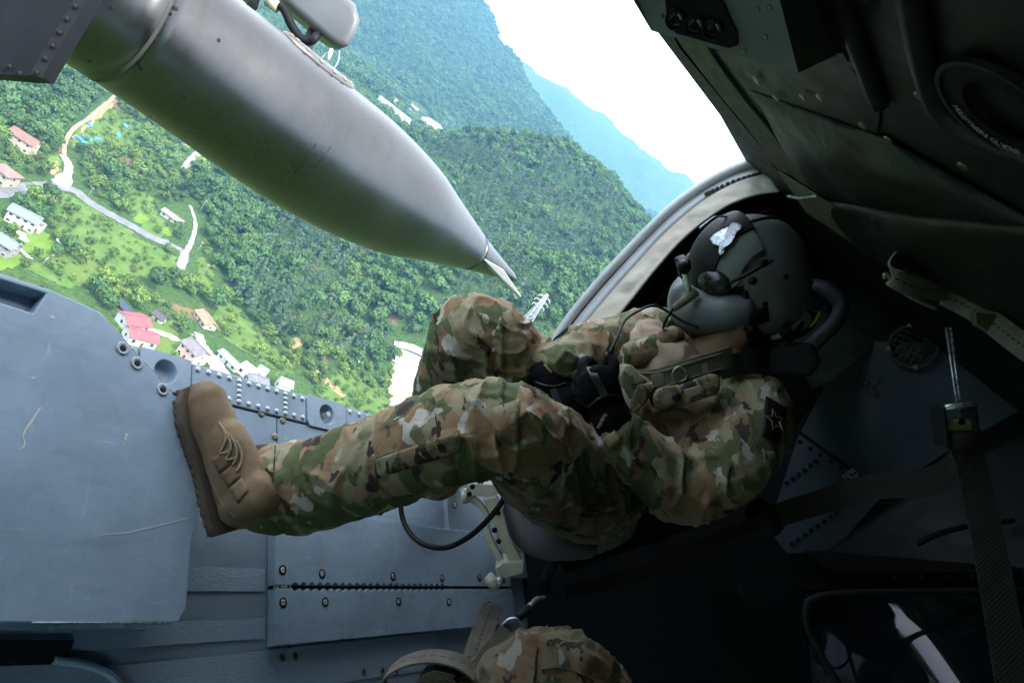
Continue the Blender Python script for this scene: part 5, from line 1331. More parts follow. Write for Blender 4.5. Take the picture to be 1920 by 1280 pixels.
# ---- survival vest: band, D-ring, pouches
def pouch(name, pts, d, th, mat, rnd_=.012, parent=None):
    """soft box over a pixel outline at depth d"""
    P = [hp(x, y, d) for x, y in pts]; vec = _camF * th
    bm = bmesh.new(); f = bm.faces.new([bm.verts.new(p) for p in P]); r = bmesh.ops.extrude_face_region(bm, geom=[f])
    bmesh.ops.translate(bm, verts=[q for q in r['geom'] if isinstance(q, bmesh.types.BMVert)], vec=vec); bmesh.ops.recalc_face_normals(bm, faces=bm.faces)
    bmesh.ops.bevel(bm, geom=list(bm.edges), offset=rnd_, segments=3, affect='EDGES', profile=.5, clamp_overlap=True)
    return bm_obj(name, bm, mat, parent or man, True)
vest = ribbon('vest_band', [hp(1188, 712, 1.475), hp(1230, 712, 1.455), hp(1290, 694, 1.445), hp(1350, 676, 1.46), hp(1372, 668, 1.48)], .042, M_olive, man, HI @ CY, .006)
seamv = lambda a: tube('binding', [hp(x, y, d) for x, y, d in a], .0022, M_olive, vest, 6)
seamv([(1188, 697, 1.47), (1230, 699, 1.45), (1290, 681, 1.44), (1352, 663, 1.455)]); seamv([(1192, 728, 1.47), (1232, 728, 1.45), (1292, 709, 1.44), (1356, 690, 1.455)])
dr = [(1262, 706), (1264, 694), (1274, 688), (1284, 692), (1288, 702), (1284, 712), (1272, 716)]
tube('d_ring', [hp(x, y, 1.434) for x, y in dr], .0026, simple('dull_olive_metal', (.20, .185, .12), .35, .6), vest, 8, True)
cloth = lambda *a: None
for (x0, y0, x1, y1) in ((1222, 703, 1244, 724), (1304, 686, 1326, 703)):
    pouch('loop', [(x0, y0), (x1, y0 - 5), (x1 + 3, y1 - 2), (x0 + 3, y1 + 3)], 1.446, .006, simple('loop_tape', (.17, .155, .115), .8), .001, vest)
p1 = pouch('utility_pouch', [(1224, 738), (1240, 728), (1275, 722), (1330, 702), (1346, 700), (1354, 715), (1350, 738), (1310, 752), (1255, 772), (1234, 770), (1226, 758)], 1.42, .05, M_camo2, .012)
fl_ = pouch('pouch_flap', [(1226, 740), (1242, 726), (1272, 721), (1282, 730), (1276, 752), (1248, 770), (1230, 762)], 1.414, .012, M_camo2, .004, p1)
me_sn = disc_mesh('snap', [(.0085, 0), (.0085, .003), (.005, .005), (.001, .0055)], 14); me_sn.materials.append(M_black)
put(me_sn, 'snap', hp(1268, 744, 1.407), fl_, 1, qP)
pouch('name_tape', [(1286, 730), (1314, 722), (1316, 738), (1290, 746)], 1.413, .006, simple('tape_cloth', (.24, .22, .15), .9), .001, p1)
p2 = pouch('utility_pouch', [(1164, 700), (1172, 682), (1186, 684), (1200, 700), (1226, 716), (1228, 730), (1212, 758), (1182, 780), (1166, 752)], 1.43, .07, M_camo, .016)
pouch('pouch_flap', [(1196, 722), (1224, 716), (1228, 728), (1210, 758), (1180, 782), (1176, 770)], 1.422, .012, M_camo2, .004, p2)
pouch('utility_pouch', [(1130, 775), (1160, 770), (1180, 800), (1178, 830), (1140, 830), (1112, 810)], 1.50, .06, M_camo, .014)
pouch('utility_pouch', [(1228, 800), (1258, 792), (1280, 820), (1262, 850), (1232, 846)], 1.47, .05, M_camo2, .012)
bl = ribbon('harness_belt', [hp(1095, 800, 1.50), hp(1135, 850, 1.46), hp(1152, 905, 1.44), hp(1160, 950, 1.46), hp(1150, 985, 1.52)], .042, M_olive, man, HI @ CX, .006)
pouch('belt_pad', [(1134, 866), (1150, 860), (1164, 872), (1168, 896), (1152, 902), (1138, 888)], 1.415, .02, M_olive, .006, bl)
tube('belt_hook', [hp(1158, 902, 1.41), hp(1163, 915, 1.41), hp(1170, 912, 1.41)], .003, M_rim, bl, 6)
# ---- near boot, standing on the step
he, to = onU(374, 1014, US), onU(322, 782, US)
fa_ = (to - he).normalized(); fs_ = Vector((0, 0, 1)).cross(fa_) * -1; FLn = .268
if fs_.x < 0: fs_ = -fs_
def foot(parent, O, ax, sd, ankle, shaft_r, detail):
    up = Vector((0, 0, 1))
    def q(t, s, h): return O + ax * t * FLn + sd * s + up * h
    S = ([], [])
    ws = [(.0, .030), (.05, .036), (.2, .038), (.4, .037), (.6, .045), (.75, .049), (.88, .044), (.97, .028)]
    def outline(scale, h): 
        pts = [q(t, .048 + w_ * scale, h) for t, w_ in ws] + [q(1.0, .048, h)] + [q(t, .048 - w_ * scale, h) for t, w_ in reversed(ws)]
        return pts
    o1 = outline(1.0, .0); o2 = outline(1.04, .010); o3 = outline(1.02, .020); n = len(o1)
    fs = [tuple(range(n))[::-1]] + [(j * n + i, j * n + (i + 1) % n, (j + 1) * n + (i + 1) % n, (j + 1) * n + i) for j in range(2) for i in range(n)] + [tuple(range(2 * n, 3 * n))]
    sole = mesh_obj('sole', o1 + o2 + o3, fs, M_sole, parent)
    for k in range(15):
        for sgn in (-1,):
            t = .03 + k * .066; w_ = float(np.interp(t, [a for a, b in ws], [b for a, b in ws]))
            c = q(t, .048 + sgn * w_ * .955, .003)
            roundbox('lug', c, ax, sd, up, .0058, .0035, .0042, .001, M_sole, sole, 1)
    Bt = ([], [])
    loft([(q(.10, .048, .055), .038), (q(.3, .048, .053), .038), (q(.5, .048, .047), .038), (q(.7, .048, .037), .039), (q(.87, .048, .032), .034), (q(.93, .048, .029), .028)], 20, Bt)
    loft([(q(.14, .048, .05), .040), (q(.17, .048, .10), .043), (ankle, shaft_r)], 20, Bt)
    loft([(q(.25, .048, .08), .04), (q(.45, .048, .068), .038), (q(.62, .048, .058), .034)], 18, Bt)
    bt = fused('boot', Bt, .0045, M_boot, parent, 3, lambda p: mnoise.noise(p * 25) * .0015)
    if detail:
        def ob(x, y, l=.0015):
            r = HI @ ray(x, y); ok, lo_, nn, ii = bt.ray_cast(r * .9, r.normalized()); return (lo_ if ok else r * 1.31) - r.normalized() * l
        for L_ in ([(418, 792), (427, 806), (431, 826), (420, 850)], [(424, 800), (437, 822), (440, 842), (432, 862)], [(436, 812), (450, 836), (452, 856), (444, 872)], [(450, 826), (460, 848), (460, 868), (452, 884)], [(420, 850), (434, 848), (440, 842)], [(432, 862), (446, 860), (452, 856)]):
            tube('lace', [ob(x - 8, y, .0025) for x, y in L_], .0026, M_lace, bt, 6)
        for Q_ in ([(396, 858), (420, 846), (436, 866), (412, 888)], [(413, 890), (438, 868), (452, 892), (428, 914)], [(429, 916), (454, 894), (466, 918), (446, 944)]):
            (ax_, ay_), (bx_, by_), (cx2, cy2), (dx_, dy_) = Q_; vs = []; fs = []
            for i in range(5):
                for j in range(5):
                    s, t = i / 4, j / 4; vs.append(ob((ax_ + (bx_ - ax_) * s) * (1 - t) + (dx_ + (cx2 - dx_) * s) * t, (ay_ + (by_ - ay_) * s) * (1 - t) + (dy_ + (cy2 - dy_) * s) * t, .0010))
            for i in range(4):
                for j in range(4): fs.append((i * 5 + j, i * 5 + j + 1, i * 5 + j + 6, i * 5 + j + 5))
            o = mesh_obj('lace_tab', vs, fs, M_boot, bt, True); so = o.modifiers.new('t', 'SOLIDIFY'); so.thickness = .0022; so.offset = 0
        tube('side_seam', [ob(x, y, .001) for x, y in ((386, 880), (402, 915), (418, 945), (440, 968), (452, 985))], .0011, M_lace, bt, 5)
    return bt
foot(man, he + fs_ * .004, fa_, fs_, hp(488, 908, 1.34), .056, True)
fax = Vector((-.35, .9, 0)).normalized(); fanch = onU(835, 925, UP) ; foot(man, fanch, fax, Vector((.9, .35, 0)).normalized(), hp(815, 885, 1.74), .045, False)
# trouser hem over the boot
_a = (hp(560, 912, 1.335) - hp(497, 910, 1.345)).normalized(); _t = _a.orthogonal().normalized(); _b = _a.cross(_t)
hv = []; hf = []; nh = 36
for j, (dx_, rr) in enumerate(((-.006, .070), (-.004, .076), (.008, .079), (.025, .080), (.045, .080), (.066, .074))):
    for i in range(nh):
        an = i * 6.28318 / nh; hv.append(hp(480, 912, 1.342) + _a * dx_ + (_t * math.cos(an) + _b * math.sin(an)) * (rr * (1 + .05 * math.sin(an * 3 + j * .4) + .03 * mnoise.noise(Vector((i * .5, j, 0))))))
for j in range(5):
    for i in range(nh): hf.append((j * nh + i, j * nh + (i + 1) % nh, (j + 1) * nh + (i + 1) % nh, (j + 1) * nh + i))
hm = mesh_obj('trouser_hem', hv, hf, M_camo, man, True); so = hm.modifiers.new('t', 'SOLIDIFY'); so.thickness = .004
# ================================================================= HELMET, GLOVES
HC = hp(1405, 512, 1.575)
def cv(x, y, z): return (HI @ c2w(Vector((x, y, z)))).normalized()
hx = cv(-.90, .34, -.04); hz_ = cv(-.05, -.86, -.42); hz_ = (hz_ - hx * hz_.dot(hx)).normalized(); hy = hz_.cross(hx)
def H(x, y, z): return HC + hx * x + hy * y + hz_ * z
M_helm = simple('matte_grey_green_shell', (.125, .137, .132), .55, var=.12, scale=25, bmp=.08, bscale=200)
M_mask = simple('grey_mask_shell', (.125, .138, .142), .5, var=.08, scale=20)
M_visor = simple('dark_goggle', (.012, .016, .013), .3, var=.4, scale=40, spec=.5)
def shell_mesh(name, rx, ry, rz, test, mat, parent, nu=64, nv=40, th=.006, ear=.012, off=(0, 0, 0)):
    vs = []; fs = []
    for j in range(nv + 1):
        th_ = math.pi * j / nv
        for i in range(nu):
            a = 6.28318 * i / nu; d = Vector((math.sin(th_) * math.cos(a), math.sin(th_) * math.sin(a), math.cos(th_)))
            e = ear * (math.exp(-((d.x + .05) / .42) ** 2 - ((d.z + .35) / .38) ** 2)) * (abs(d.y) ** 2)
            k = 1 + (.05 if d.x < 0 else 0) * -d.x
            lw = 1.0
            if d.z < 0: lw = min(1.9, max(1e-6, 1 - abs(d.z) ** 4) ** .5 / max(1e-3, math.sqrt(max(1e-6, 1 - d.z * d.z))))
            vs.append((d.x * rx * k * lw + off[0], (d.y * (ry + e)) * lw + off[1], d.z * rz * (1.12 if d.z < 0 else 1) + off[2]))
    for j in range(nv):
        for i in range(nu):
            q = (j * nu + i, j * nu + (i + 1) % nu, (j + 1) * nu + (i + 1) % nu, (j + 1) * nu + i)
            c = sum((Vector(vs[k]) for k in q), Vector()) / 4
            if test(c): fs.append(q)
    vv = [H(*v) for v in vs]
    o = mesh_obj(name, vv, fs, mat, parent, True)
    bm = bmesh.new(); bm.from_mesh(o.data); bmesh.ops.remove_doubles(bm, verts=bm.verts, dist=.0004); bmesh.ops.delete(bm, geom=[v for v in bm.verts if not v.link_faces], context='VERTS')
    bmesh.ops.recalc_face_normals(bm, faces=bm.faces); bm.to_mesh(o.data); bm.free()
    so = o.modifiers.new('thick', 'SOLIDIFY'); so.thickness = th; so.offset = -1
    return o
def trimmed(name, rx, ry, rz, planes, drop, mat, parent, th=.005, ear=.012, off=(0, 0, 0)):
    """shell with clean straight-cut edges: cut along every plane (point, normal), then drop faces"""
    o = shell_mesh(name, rx, ry, rz, lambda c: True, mat, parent, 72, 48, th, ear, off)
    R3 = Matrix((hx, hy, hz_)); bm = bmesh.new(); bm.from_mesh(o.data)
    for p, n_ in planes:
        nw = hx * n_[0] + hy * n_[1] + hz_ * n_[2]
        bmesh.ops.bisect_plane(bm, geom=list(bm.verts) + list(bm.edges) + list(bm.faces), plane_co=H(*p), plane_no=nw, dist=1e-6)
    kill = [f for f in bm.faces if drop(R3 @ (f.calc_center_median() - HC))]
    bmesh.ops.delete(bm, geom=kill, context='FACES'); bmesh.ops.delete(bm, geom=[v for v in bm.verts if not v.link_faces], context='VERTS')
    bm.normal_update(); bm.to_mesh(o.data); bm.free(); o.data.polygons.foreach_set('use_smooth', [True] * len(o.data.polygons))
    md = o.modifiers.new('ease', 'BEVEL'); md.width = .0015; md.segments = 2; md.limit_method = 'ANGLE'; md.angle_limit = R(50)
    return o
def keep_shell(c):
    if c.z < -.112 + .02 * (c.x / .1): return False
    if c.x > .056 and c.z < .022: return False
    return True
shell = trimmed('helmet', .118, .110, .124, [((0, 0, -.112), (.2, 0, -1)), ((.06, 0, 0), (1, 0, .15)), ((0, 0, .03), (0, 0, 1))], lambda c: c.z < -.112 + .2 * c.x or (c.x + .15 * c.z > .06 and c.z < .03), M_helm, man, .006)
lin = shell_mesh('liner', .108, .102, .118, lambda c: c.z > -.10 and c.x > -.06, M_black, shell, 48, 32, .003, 0)
# rim roll along the lower edge
rim = [H(.058, .098, .02), H(.057, .103, -.04), H(.052, .100, -.085), H(.03, .112, -.106), H(-.02, .112, -.114), H(-.07, .088, -.126), H(-.105, .05, -.132), H(-.118, 0, -.134)]
tube('edge_roll', rim, .006, M_black, shell, 8)
# visor housing over the brow, with side tracks
hous = trimmed('visor_housing', .127, .119, .132, [((.0, 0, 0), (1, 0, 0)), ((0, .1, 0), (0, 1, .12)), ((0, -.1, 0), (0, 1, -.12)), ((.06, 0, .045), (.75, 0, 1))], lambda c: c.x < 0 or c.y + .12 * c.z > .1 or c.y - .12 * c.z < -.1 or (c.z - .045) + .75 * (c.x - .06) < 0, M_helm, shell, .005, .006)
plate = trimmed('visor_cover', .132, .124, .137, [((.028, 0, 0), (1, 0, .25)), ((0, .066, 0), (0, 1, .1)), ((0, -.066, 0), (0, 1, -.1)), ((.07, 0, .05), (.75, 0, 1))], lambda c: c.x + .25 * c.z < .028 or c.y + .1 * c.z > .066 or c.y - .1 * c.z < -.066 or (c.z - .05) + .75 * (c.x - .07) < 0, M_black, shell, .004, .0)
tube('visor_track', [H(.085, .098, .05), H(.06, .110, .06), H(.03, .116, .068), H(.0, .115, .072)], .004, M_black, shell, 8)
tube('visor_rail', [H(.0, .04, .131), H(-.05, .042, .122), H(-.095, .04, .088)], .0035, M_black, shell, 6)
for p in ((.05, .121, .05), (.02, .115, .075)): tube('track_knob', [H(*p), H(p[0], p[1] + .009, p[2] + .003)], .008, M_black, shell, 12)
for p in ((-.02, .1175, .03), (-.085, .088, -.02), (.03, .1175, -.012)): tube('shell_screw', [H(*p), H(p[0], p[1] + .004, p[2])], .0055, M_black, shell, 10)
# silver patch on the visor cover
def hsurf(px, py, rx=.139, ry=.121, rz=.141):
    r = HI @ ray(px, py); o = Vector(((-HC).dot(hx) - .002, (-HC).dot(hy), (-HC).dot(hz_) - .002)); d = Vector((r.dot(hx), r.dot(hy), r.dot(hz_)))
    S = Vector((1 / rx, 1 / ry, 1 / rz)); oo = Vector((o.x * S.x, o.y * S.y, o.z * S.z)); dd = Vector((d.x * S.x, d.y * S.y, d.z * S.z))
    A = dd.dot(dd); Bq = oo.dot(dd); Cq = oo.dot(oo) - 1; D_ = Bq * Bq - A * Cq
    if D_ < 0: D_ = 0
    return r * ((-Bq - math.sqrt(D_)) / A)
SIL = [(1330, 448), (1338, 438), (1352, 430), (1366, 424), (1372, 417), (1382, 416), (1391, 422), (1390, 430), (1382, 434), (1378, 446), (1372, 456), (1364, 462), (1356, 466), (1352, 472), (1357, 468), (1358, 475), (1350, 479), (1346, 474), (1348, 462), (1336, 458)]
def silver_mat():
    m, n, b = new_mat('silver_foil'); f = noise(n, coord(n), 120, 4, .6, 1.5)
    lk(n, ramp(n, f, [(.35, (.28, .29, .33)), (.65, (.75, .77, .82))]), b.inputs['Base Color']); b.inputs['Metallic'].default_value = .5; b.inputs['Roughness'].default_value = .3; bump(n, f, .5, .001, b); return m
ctr = hsurf(1357, 448); sv = [hsurf(x, y) for x, y in SIL]; sv2 = [p.lerp(ctr, .12) - _camF * .0012 for p in sv]
n_ = len(sv)
mesh_obj('silver_emblem', sv + sv2 + [ctr - _camF * .002], [(i, (i + 1) % n_, n_ + (i + 1) % n_, n_ + i) for i in range(n_)] + [(n_ + i, n_ + (i + 1) % n_, 2 * n_) for i in range(n_)], silver_mat(), plate)
tube('emblem_edge', sv, .0012, M_dark, plate, 5, True, spline=False)
# goggles and mount
G = ([], []); ell(H(.086, .036, .034), .038, .054, .036, hx, hy, hz_, G); ell(H(.086, -.036, .034), .038, .054, .036, hx, hy, hz_, G)
fused('visor', G, .004, M_visor, shell, 3)
nvm = roundbox('goggle_mount', H(.142, .02, .088), hx, hy, hz_, .011, .018, .011, .004, M_black, shell, 2)
roundbox('mount_block', H(.150, .03, .072), hx, hy, hz_, .008, .010, .010, .003, M_black, nvm, 2); tube('mount_knob', [H(.15, .04, .095), H(.155, .062, .095)], .012, M_black, nvm, 12)
roundbox('mount_plate', H(.152, .045, .055), hx, hy, hz_, .004, .014, .026, .001, M_rim, nvm, 1)
tube('mount_wire', [hp(1312, 428, 1.50), hp(1330, 414, 1.50), hp(1345, 406, 1.51), hp(1372, 408, 1.53), hp(1402, 414, 1.54)], .0022, M_rim, shell, 6)
tube('cable_plug', [H(.140, .055, .035), H(.165, .06, .028), H(.195, .062, .02)], [.011, .009, .007], M_olive, nvm, 10); tube('plug_cord', [H(.195, .062, .02), H(.215, .05, -.01), H(.215, .02, -.05), H(.20, 0, -.08)], .003, M_black, nvm, 6)
# face guard
K = ([], [])
ZM = .034
loft([(H(.058, .098, -.052 + ZM), .028), (H(.092, .075, -.056 + ZM), .042), (H(.118, .038, -.060 + ZM), .052), (H(.130, .0, -.062 + ZM), .056), (H(.118, -.038, -.06 + ZM), .052), (H(.092, -.075, -.056 + ZM), .042), (H(.058, -.098, -.052 + ZM), .028)], 22, K)
ell(H(.125, .0, -.092 + ZM), .046, .062, .042, hx, hy, hz_, K); ell(H(.152, .0, -.034 + ZM), .030, .022, .036, hx, hy, hz_, K)
mask = fused('face_guard', K, .004, M_mask, shell, 14)
roundbox('guard_latch', H(.046, .116, -.036), hx, hy, hz_, .020, .006, .016, .003, M_black, shell, 2); tube('guard_screw', [H(.078, .105, -.036), H(.078, .112, -.036)], .004, M_dark, shell, 8); tube('guard_screw', [H(.075, .107, -.056), H(.075, .114, -.056)], .004, M_dark, shell, 8)
roundbox('guard_seal', H(.062, .095, -.085), hx, hy, hz_, .014, .02, .022, .004, M_black, shell, 2)
tube('earcup_knob', [H(-.0, .124, -.086), H(-.0, .134, -.086)], .013, M_black, shell, 14)
tube('chin_strap', [H(.05, .1, -.075), H(.052, .11, -.11), H(.02, .105, -.145), H(-.03, .08, -.14), H(-.06, .08, -.11)], .0035, M_black, shell, 6)
tube('headset_cord', [H(.07, .06, -.12), H(.03, .07, -.155), H(-.04, .06, -.16), H(-.08, .05, -.13)], .003, M_black, shell, 6)
tube('cord_marker', [H(-.06, .09, -.125), H(-.085, .085, -.115), H(-.10, .08, -.10)], .0035, simple('yellow_sleeve', (.5, .42, .03), .5), shell, 6)
# ---- gloves
def glove(name, palm, fingers, cuff, flat):
    K = ([], []); loft(palm, 18, K, flat, _camF)
    for ch in fingers: loft(ch, 10, K)
    loft(cuff, 16, K)
    return fused(name, K, .0032, M_glove, man, 3, lambda p: mnoise.noise(p * 60) * .0009)
gl = glove('glove', [C(1150, 790, 1.335, 34), C(1138, 762, 1.325, 36), C(1124, 728, 1.315, 40), C(1112, 706, 1.312, 34)],
      [[C(1096, 702, 1.318, 12), C(1092, 684, 1.335, 11), C(1104, 676, 1.365, 10), C(1120, 690, 1.385, 9)],
       [C(1092, 718, 1.322, 12), C(1081, 706, 1.345, 11), C(1090, 700, 1.378, 10), C(1108, 708, 1.395, 9)],
       [C(1092, 736, 1.326, 12), C(1080, 728, 1.352, 11), C(1088, 724, 1.386, 10), C(1106, 730, 1.40, 9)],
       [C(1098, 754, 1.33, 11), C(1088, 748, 1.358, 10), C(1096, 744, 1.386, 9), C(1110, 748, 1.398, 8)],
       [C(1136, 722, 1.318, 14), C(1148, 700, 1.312, 13), C(1150, 680, 1.318, 11), C(1144, 668, 1.328, 9)]],
      [C(1158, 808, 1.34, 38), C(1148, 786, 1.335, 38), C(1140, 768, 1.33, 37)], .62)
def on_obj(o, px, py, lift=.002):
    r = HI @ ray(px, py); ok, l, n_, i = o.ray_cast(r * .9, r.normalized())
    return (l if ok else r * 1.3) - r.normalized() * lift
ribbon('finger_strip', [on_obj(gl, x, y) for x, y in ((1106, 688), (1114, 704), (1124, 722), (1134, 742))], .013, M_gleather, gl, HI @ CX, .002, 4)
tube('wrist_seam', [on_obj(gl, x, y, .001) for x, y in ((1103, 764), (1118, 750), (1134, 742), (1150, 740), (1162, 744))], .0022, M_gleather, gl, 6)
for k in range(9):
    x, y = 1119 + k * 1.6, 800 - k * 3.0
    p = on_obj(gl, x, y, .0012); tube('cuff_mark', [p, on_obj(gl, x + 5 + (k % 3), y + 2, .0012)], .0007, M_print, gl, 5, spline=False)
WR = ([], []); loft([C(1150, 800, 1.337, 30), C(1164, 822, 1.345, 32)], 14, WR); fused('wrist', WR, .004, M_skin, man, 2)
gr = glove('glove', [C(1028, 708, 1.478, 30), C(1040, 730, 1.462, 33), C(1052, 752, 1.45, 31)],
      [[C(1060, 752, 1.445, 12), C(1076, 772, 1.45, 11), C(1090, 796, 1.455, 10), C(1096, 815, 1.465, 9)],
       [C(1054, 764, 1.44, 12), C(1068, 788, 1.44, 11), C(1082, 812, 1.445, 10), C(1090, 830, 1.452, 9)],
       [C(1046, 768, 1.442, 12), C(1056, 794, 1.442, 11), C(1066, 816, 1.446, 10), C(1074, 832, 1.452, 9)],
       [C(1038, 762, 1.45, 11), C(1044, 784, 1.45, 10), C(1050, 802, 1.452, 9)],
       [C(1058, 738, 1.455, 12), C(1074, 744, 1.462, 11), C(1084, 758, 1.47, 9)]],
      [C(1020, 698, 1.482, 36), C(1030, 712, 1.476, 37), C(1036, 722, 1.47, 36)], .6)
tube('wrist_seam', [on_obj(gr, x, y, .001) for x, y in ((1004, 716), (1022, 722), (1040, 724), (1060, 718))], .0022, M_gleather, gr, 6)
ribbon('finger_strip', [on_obj(gr, x, y) for x, y in ((1036, 728), (1044, 748), (1054, 770), (1064, 792))], .012, M_gleather, gr, HI @ CX, .002, 4)
# radio switch in the fist, its lead running up to the face guard
ptt = empty('radio_switch'); ptt.matrix_world = HM; tag(ptt, 'black push-to-talk switch on a cord held in the gloved fist', 'radio switch')
tube('switch_body', [hp(1128, 700, 1.345), hp(1136, 684, 1.335), hp(1143, 664, 1.325)], [.011, .011, .008], M_black, ptt, 12)
tube('cord_boot', [hp(1142, 668, 1.325), hp(1149, 650, 1.33)], [.006, .004], M_black, ptt, 10)
tube('cord', [hp(1148, 652, 1.33), hp(1158, 630, 1.36), hp(1172, 600, 1.42), hp(1195, 584, 1.48), hp(1222, 573, 1.52), hp(1245, 580, 1.54), hp(1280, 602, 1.53), hp(1310, 615, 1.52)], .0028, M_black, ptt, 8)
# ================================================================= SEAT, STRAPS, BAG, REST OF THE CABIN
def part_plate(name, px, d, th, mat, parent, bev=.003):
    P = [hp(x, y, dd) for (x, y), dd in zip(px, d if isinstance(d, (list, tuple)) else [d] * len(px))]
    o = prism(name, P, th, mat, parent, _camF)
    if bev: md = o.modifiers.new('ease', 'BEVEL'); md.width = bev; md.segments = 3; md.limit_method = 'ANGLE'
    return o
seat = empty('crew_seat'); seat.matrix_world = HM; tag(seat, 'crew seat with cream alloy legs, grey pad and padded black head bar', 'seat')
# front leg: two blocks joined by a pair of curved ribs
blk = part_plate('leg_block', [(868, 924), (882, 905), (930, 908), (940, 922), (925, 930), (888, 930), (880, 940)], 1.60, .09, M_tan, seat)
def curved_rib(name, A, Bq, d, th, mat):
    P = [hp(x, y, d) for x, y in dense(A, 4)] + [hp(x, y, d) for x, y in reversed(dense(Bq, 4))]
    o = prism(name, P, th, mat, seat, _camF); md = o.modifiers.new('ease', 'BEVEL'); md.width = .002; md.segments = 2; md.limit_method = 'ANGLE'; return o
lg = curved_rib('leg', [(876, 938), (905, 962), (908, 1000), (925, 1040), (948, 1072)], [(890, 932), (914, 958), (920, 1000), (940, 1040), (962, 1066)], 1.60, .02, M_tan)
lg2 = curved_rib('leg', [(905, 936), (920, 968), (934, 1010), (960, 1062)], [(932, 930), (946, 968), (958, 1010), (984, 1060)], 1.585, .018, M_tan)
for x, y in ((934, 961), (927, 993), (935, 1014), (880, 926), (886, 912)): put(me_hole, 'hole', hp(x, y, 1.583), lg2, .75, qP)
part_plate('foot_block', [(928, 1064), (944, 1054), (984, 1052), (982, 1074), (955, 1082), (934, 1086)], 1.57, .07, M_tan, seat)
tube('foot_bolt', [hp(918, 1096, 1.56), hp(930, 1084, 1.56)], .018, M_tan, seat, 12); tube('foot_pin', [hp(930, 1092, 1.545), hp(944, 1084, 1.545)], .010, M_rim, seat, 10)
tube('leg_cap', [hp(866, 930, 1.60), hp(878, 928, 1.60)], .016, M_tan, seat, 12)
S_ = ([], []); loft([C(965, 945, 1.66, 26), C(985, 985, 1.64, 34), C(1020, 1012, 1.63, 34), (hp(1070, 1022, 1.64), .034), C(1105, 1025, 1.66, 24)], 18, S_); loft([C(1010, 960, 1.72, 50), C(1080, 990, 1.74, 60), C(1150, 960, 1.80, 60)], 18, S_)
M_pad = simple('grey_violet_pad', (.12, .12, .135), .75, var=.15, scale=12, bmp=.3, bscale=60, bdist=.004)
fused('seat_pad', S_, .006, M_pad, seat, 5, lambda p: mnoise.noise(p * 14) * .006)
part_plate('seat_pan', [(1000, 985), (1240, 900), (1330, 980), (1060, 1075)], [1.72, 1.9, 1.85, 1.66], .03, M_dark, seat)
for x, y in ((1045, 1035), (1240, 985)): tube('rear_leg', [hp(x, y, 1.75), onU(x - 30, y + 70, UF)], .014, M_dark, seat, 10)
bp_ = part_plate('back_pad', [(1478, 560), (1590, 600), (1662, 640), (1560, 722), (1500, 735), (1440, 690)], [1.90, 1.92, 1.95, 1.85, 1.82, 1.84], .05, simple('green_pad', (.055, .085, .068), .8, var=.2, scale=14, bmp=.3, bscale=50, bdist=.004), seat, .012)
part_plate('back_pad', [(1440, 640), (1480, 650), (1530, 740), (1500, 800), (1450, 760)], 1.80, .05, M_dark, seat, .012)
tube('head_bar', [hp(1505, 545, 1.80), hp(1528, 537, 1.78), hp(1556, 546, 1.76), hp(1576, 572, 1.75), hp(1566, 605, 1.75), hp(1540, 630, 1.76), hp(1515, 655, 1.78), hp(1500, 680, 1.80)], .019, simple('black_foam', (.035, .036, .045), .6, var=.15, scale=40), seat, 14)
tube('back_post', [hp(1620, 640, 1.97), hp(1690, 572, 2.0), hp(1720, 540, 2.0)], .008, M_rim, seat, 8)
tube('back_frame', [hp(1475, 640, 1.95), hp(1560, 540, 1.98), hp(1620, 480, 2.0)], .010, M_dark, seat, 8)
sh = ribbon('shoulder_strap', [hp(1350, 690, 1.50), hp(1385, 682, 1.48), hp(1440, 668, 1.50), hp(1510, 672, 1.66)], .045, M_black, seat, HI @ CY, .004)
blk2 = part_plate('harness_reel', [(1352, 682), (1368, 668), (1440, 652), (1530, 640), (1546, 680), (1525, 708), (1450, 706), (1390, 712)], 1.50, .07, simple('black_nylon', (.010, .011, .013), .7, var=.2, scale=30), seat, .014)
# loose cable loop under the leg
cb = tube('cable', [hp(905, 888, 1.50), hp(940, 905, 1.48), hp(946, 930, 1.46), hp(920, 968, 1.46), hp(880, 1005, 1.48), hp(835, 1026, 1.52), hp(790, 1018, 1.58), hp(760, 985, 1.62), hp(752, 940, 1.64), hp(770, 905, 1.62)], .0058, M_black, None, 10)
cb.matrix_world = HM; tag(cb, 'black cable looping down below the bent leg over the track panel', 'cable')
# --- straps and camouflage bag in the foreground
bag = empty('camouflage_bag'); bag.matrix_world = HM; tag(bag, 'camouflage bag at the bottom edge with pull loops on top', 'bag')
K = ([], []); ell(hp(1005, 1330, 1.02), .115, .10, .10, HI @ CX, HI @ CY, HI @ CFWD, K); ell(hp(1060, 1340, 1.06), .10, .10, .09, HI @ CX, HI @ CY, HI @ CFWD, K); ell(hp(955, 1360, 1.03), .10, .085, .09, HI @ CX, HI @ CY, HI @ CFWD, K)
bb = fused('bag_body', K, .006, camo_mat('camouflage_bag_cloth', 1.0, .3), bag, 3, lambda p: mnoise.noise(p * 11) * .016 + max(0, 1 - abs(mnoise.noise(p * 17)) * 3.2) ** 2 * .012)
def onbag(x, y, l=.002): return on_obj(bb, x, y, l)
tube('seam', [onbag(x, y) for x, y in ((1008, 1213), (1004, 1235), (1003, 1260), (1000, 1276))], .0015, M_seam, bb, 5); tube('seam', [onbag(x, y) for x, y in ((1015, 1255), (1050, 1252), (1085, 1262), (1112, 1275))], .0014, M_seam, bb, 5)
tube('pull_loop', [onbag(1026, 1206, .0), onbag(1030, 1206, .004) - (HI @ CY) * .006, onbag(1040, 1206, .002)], .0018, M_olive, bb, 6); tube('pull_loop', [onbag(1050, 1210, .0), onbag(1058, 1210, .004) - (HI @ CY) * .005, onbag(1066, 1215, .002)], .0018, M_olive, bb, 6)
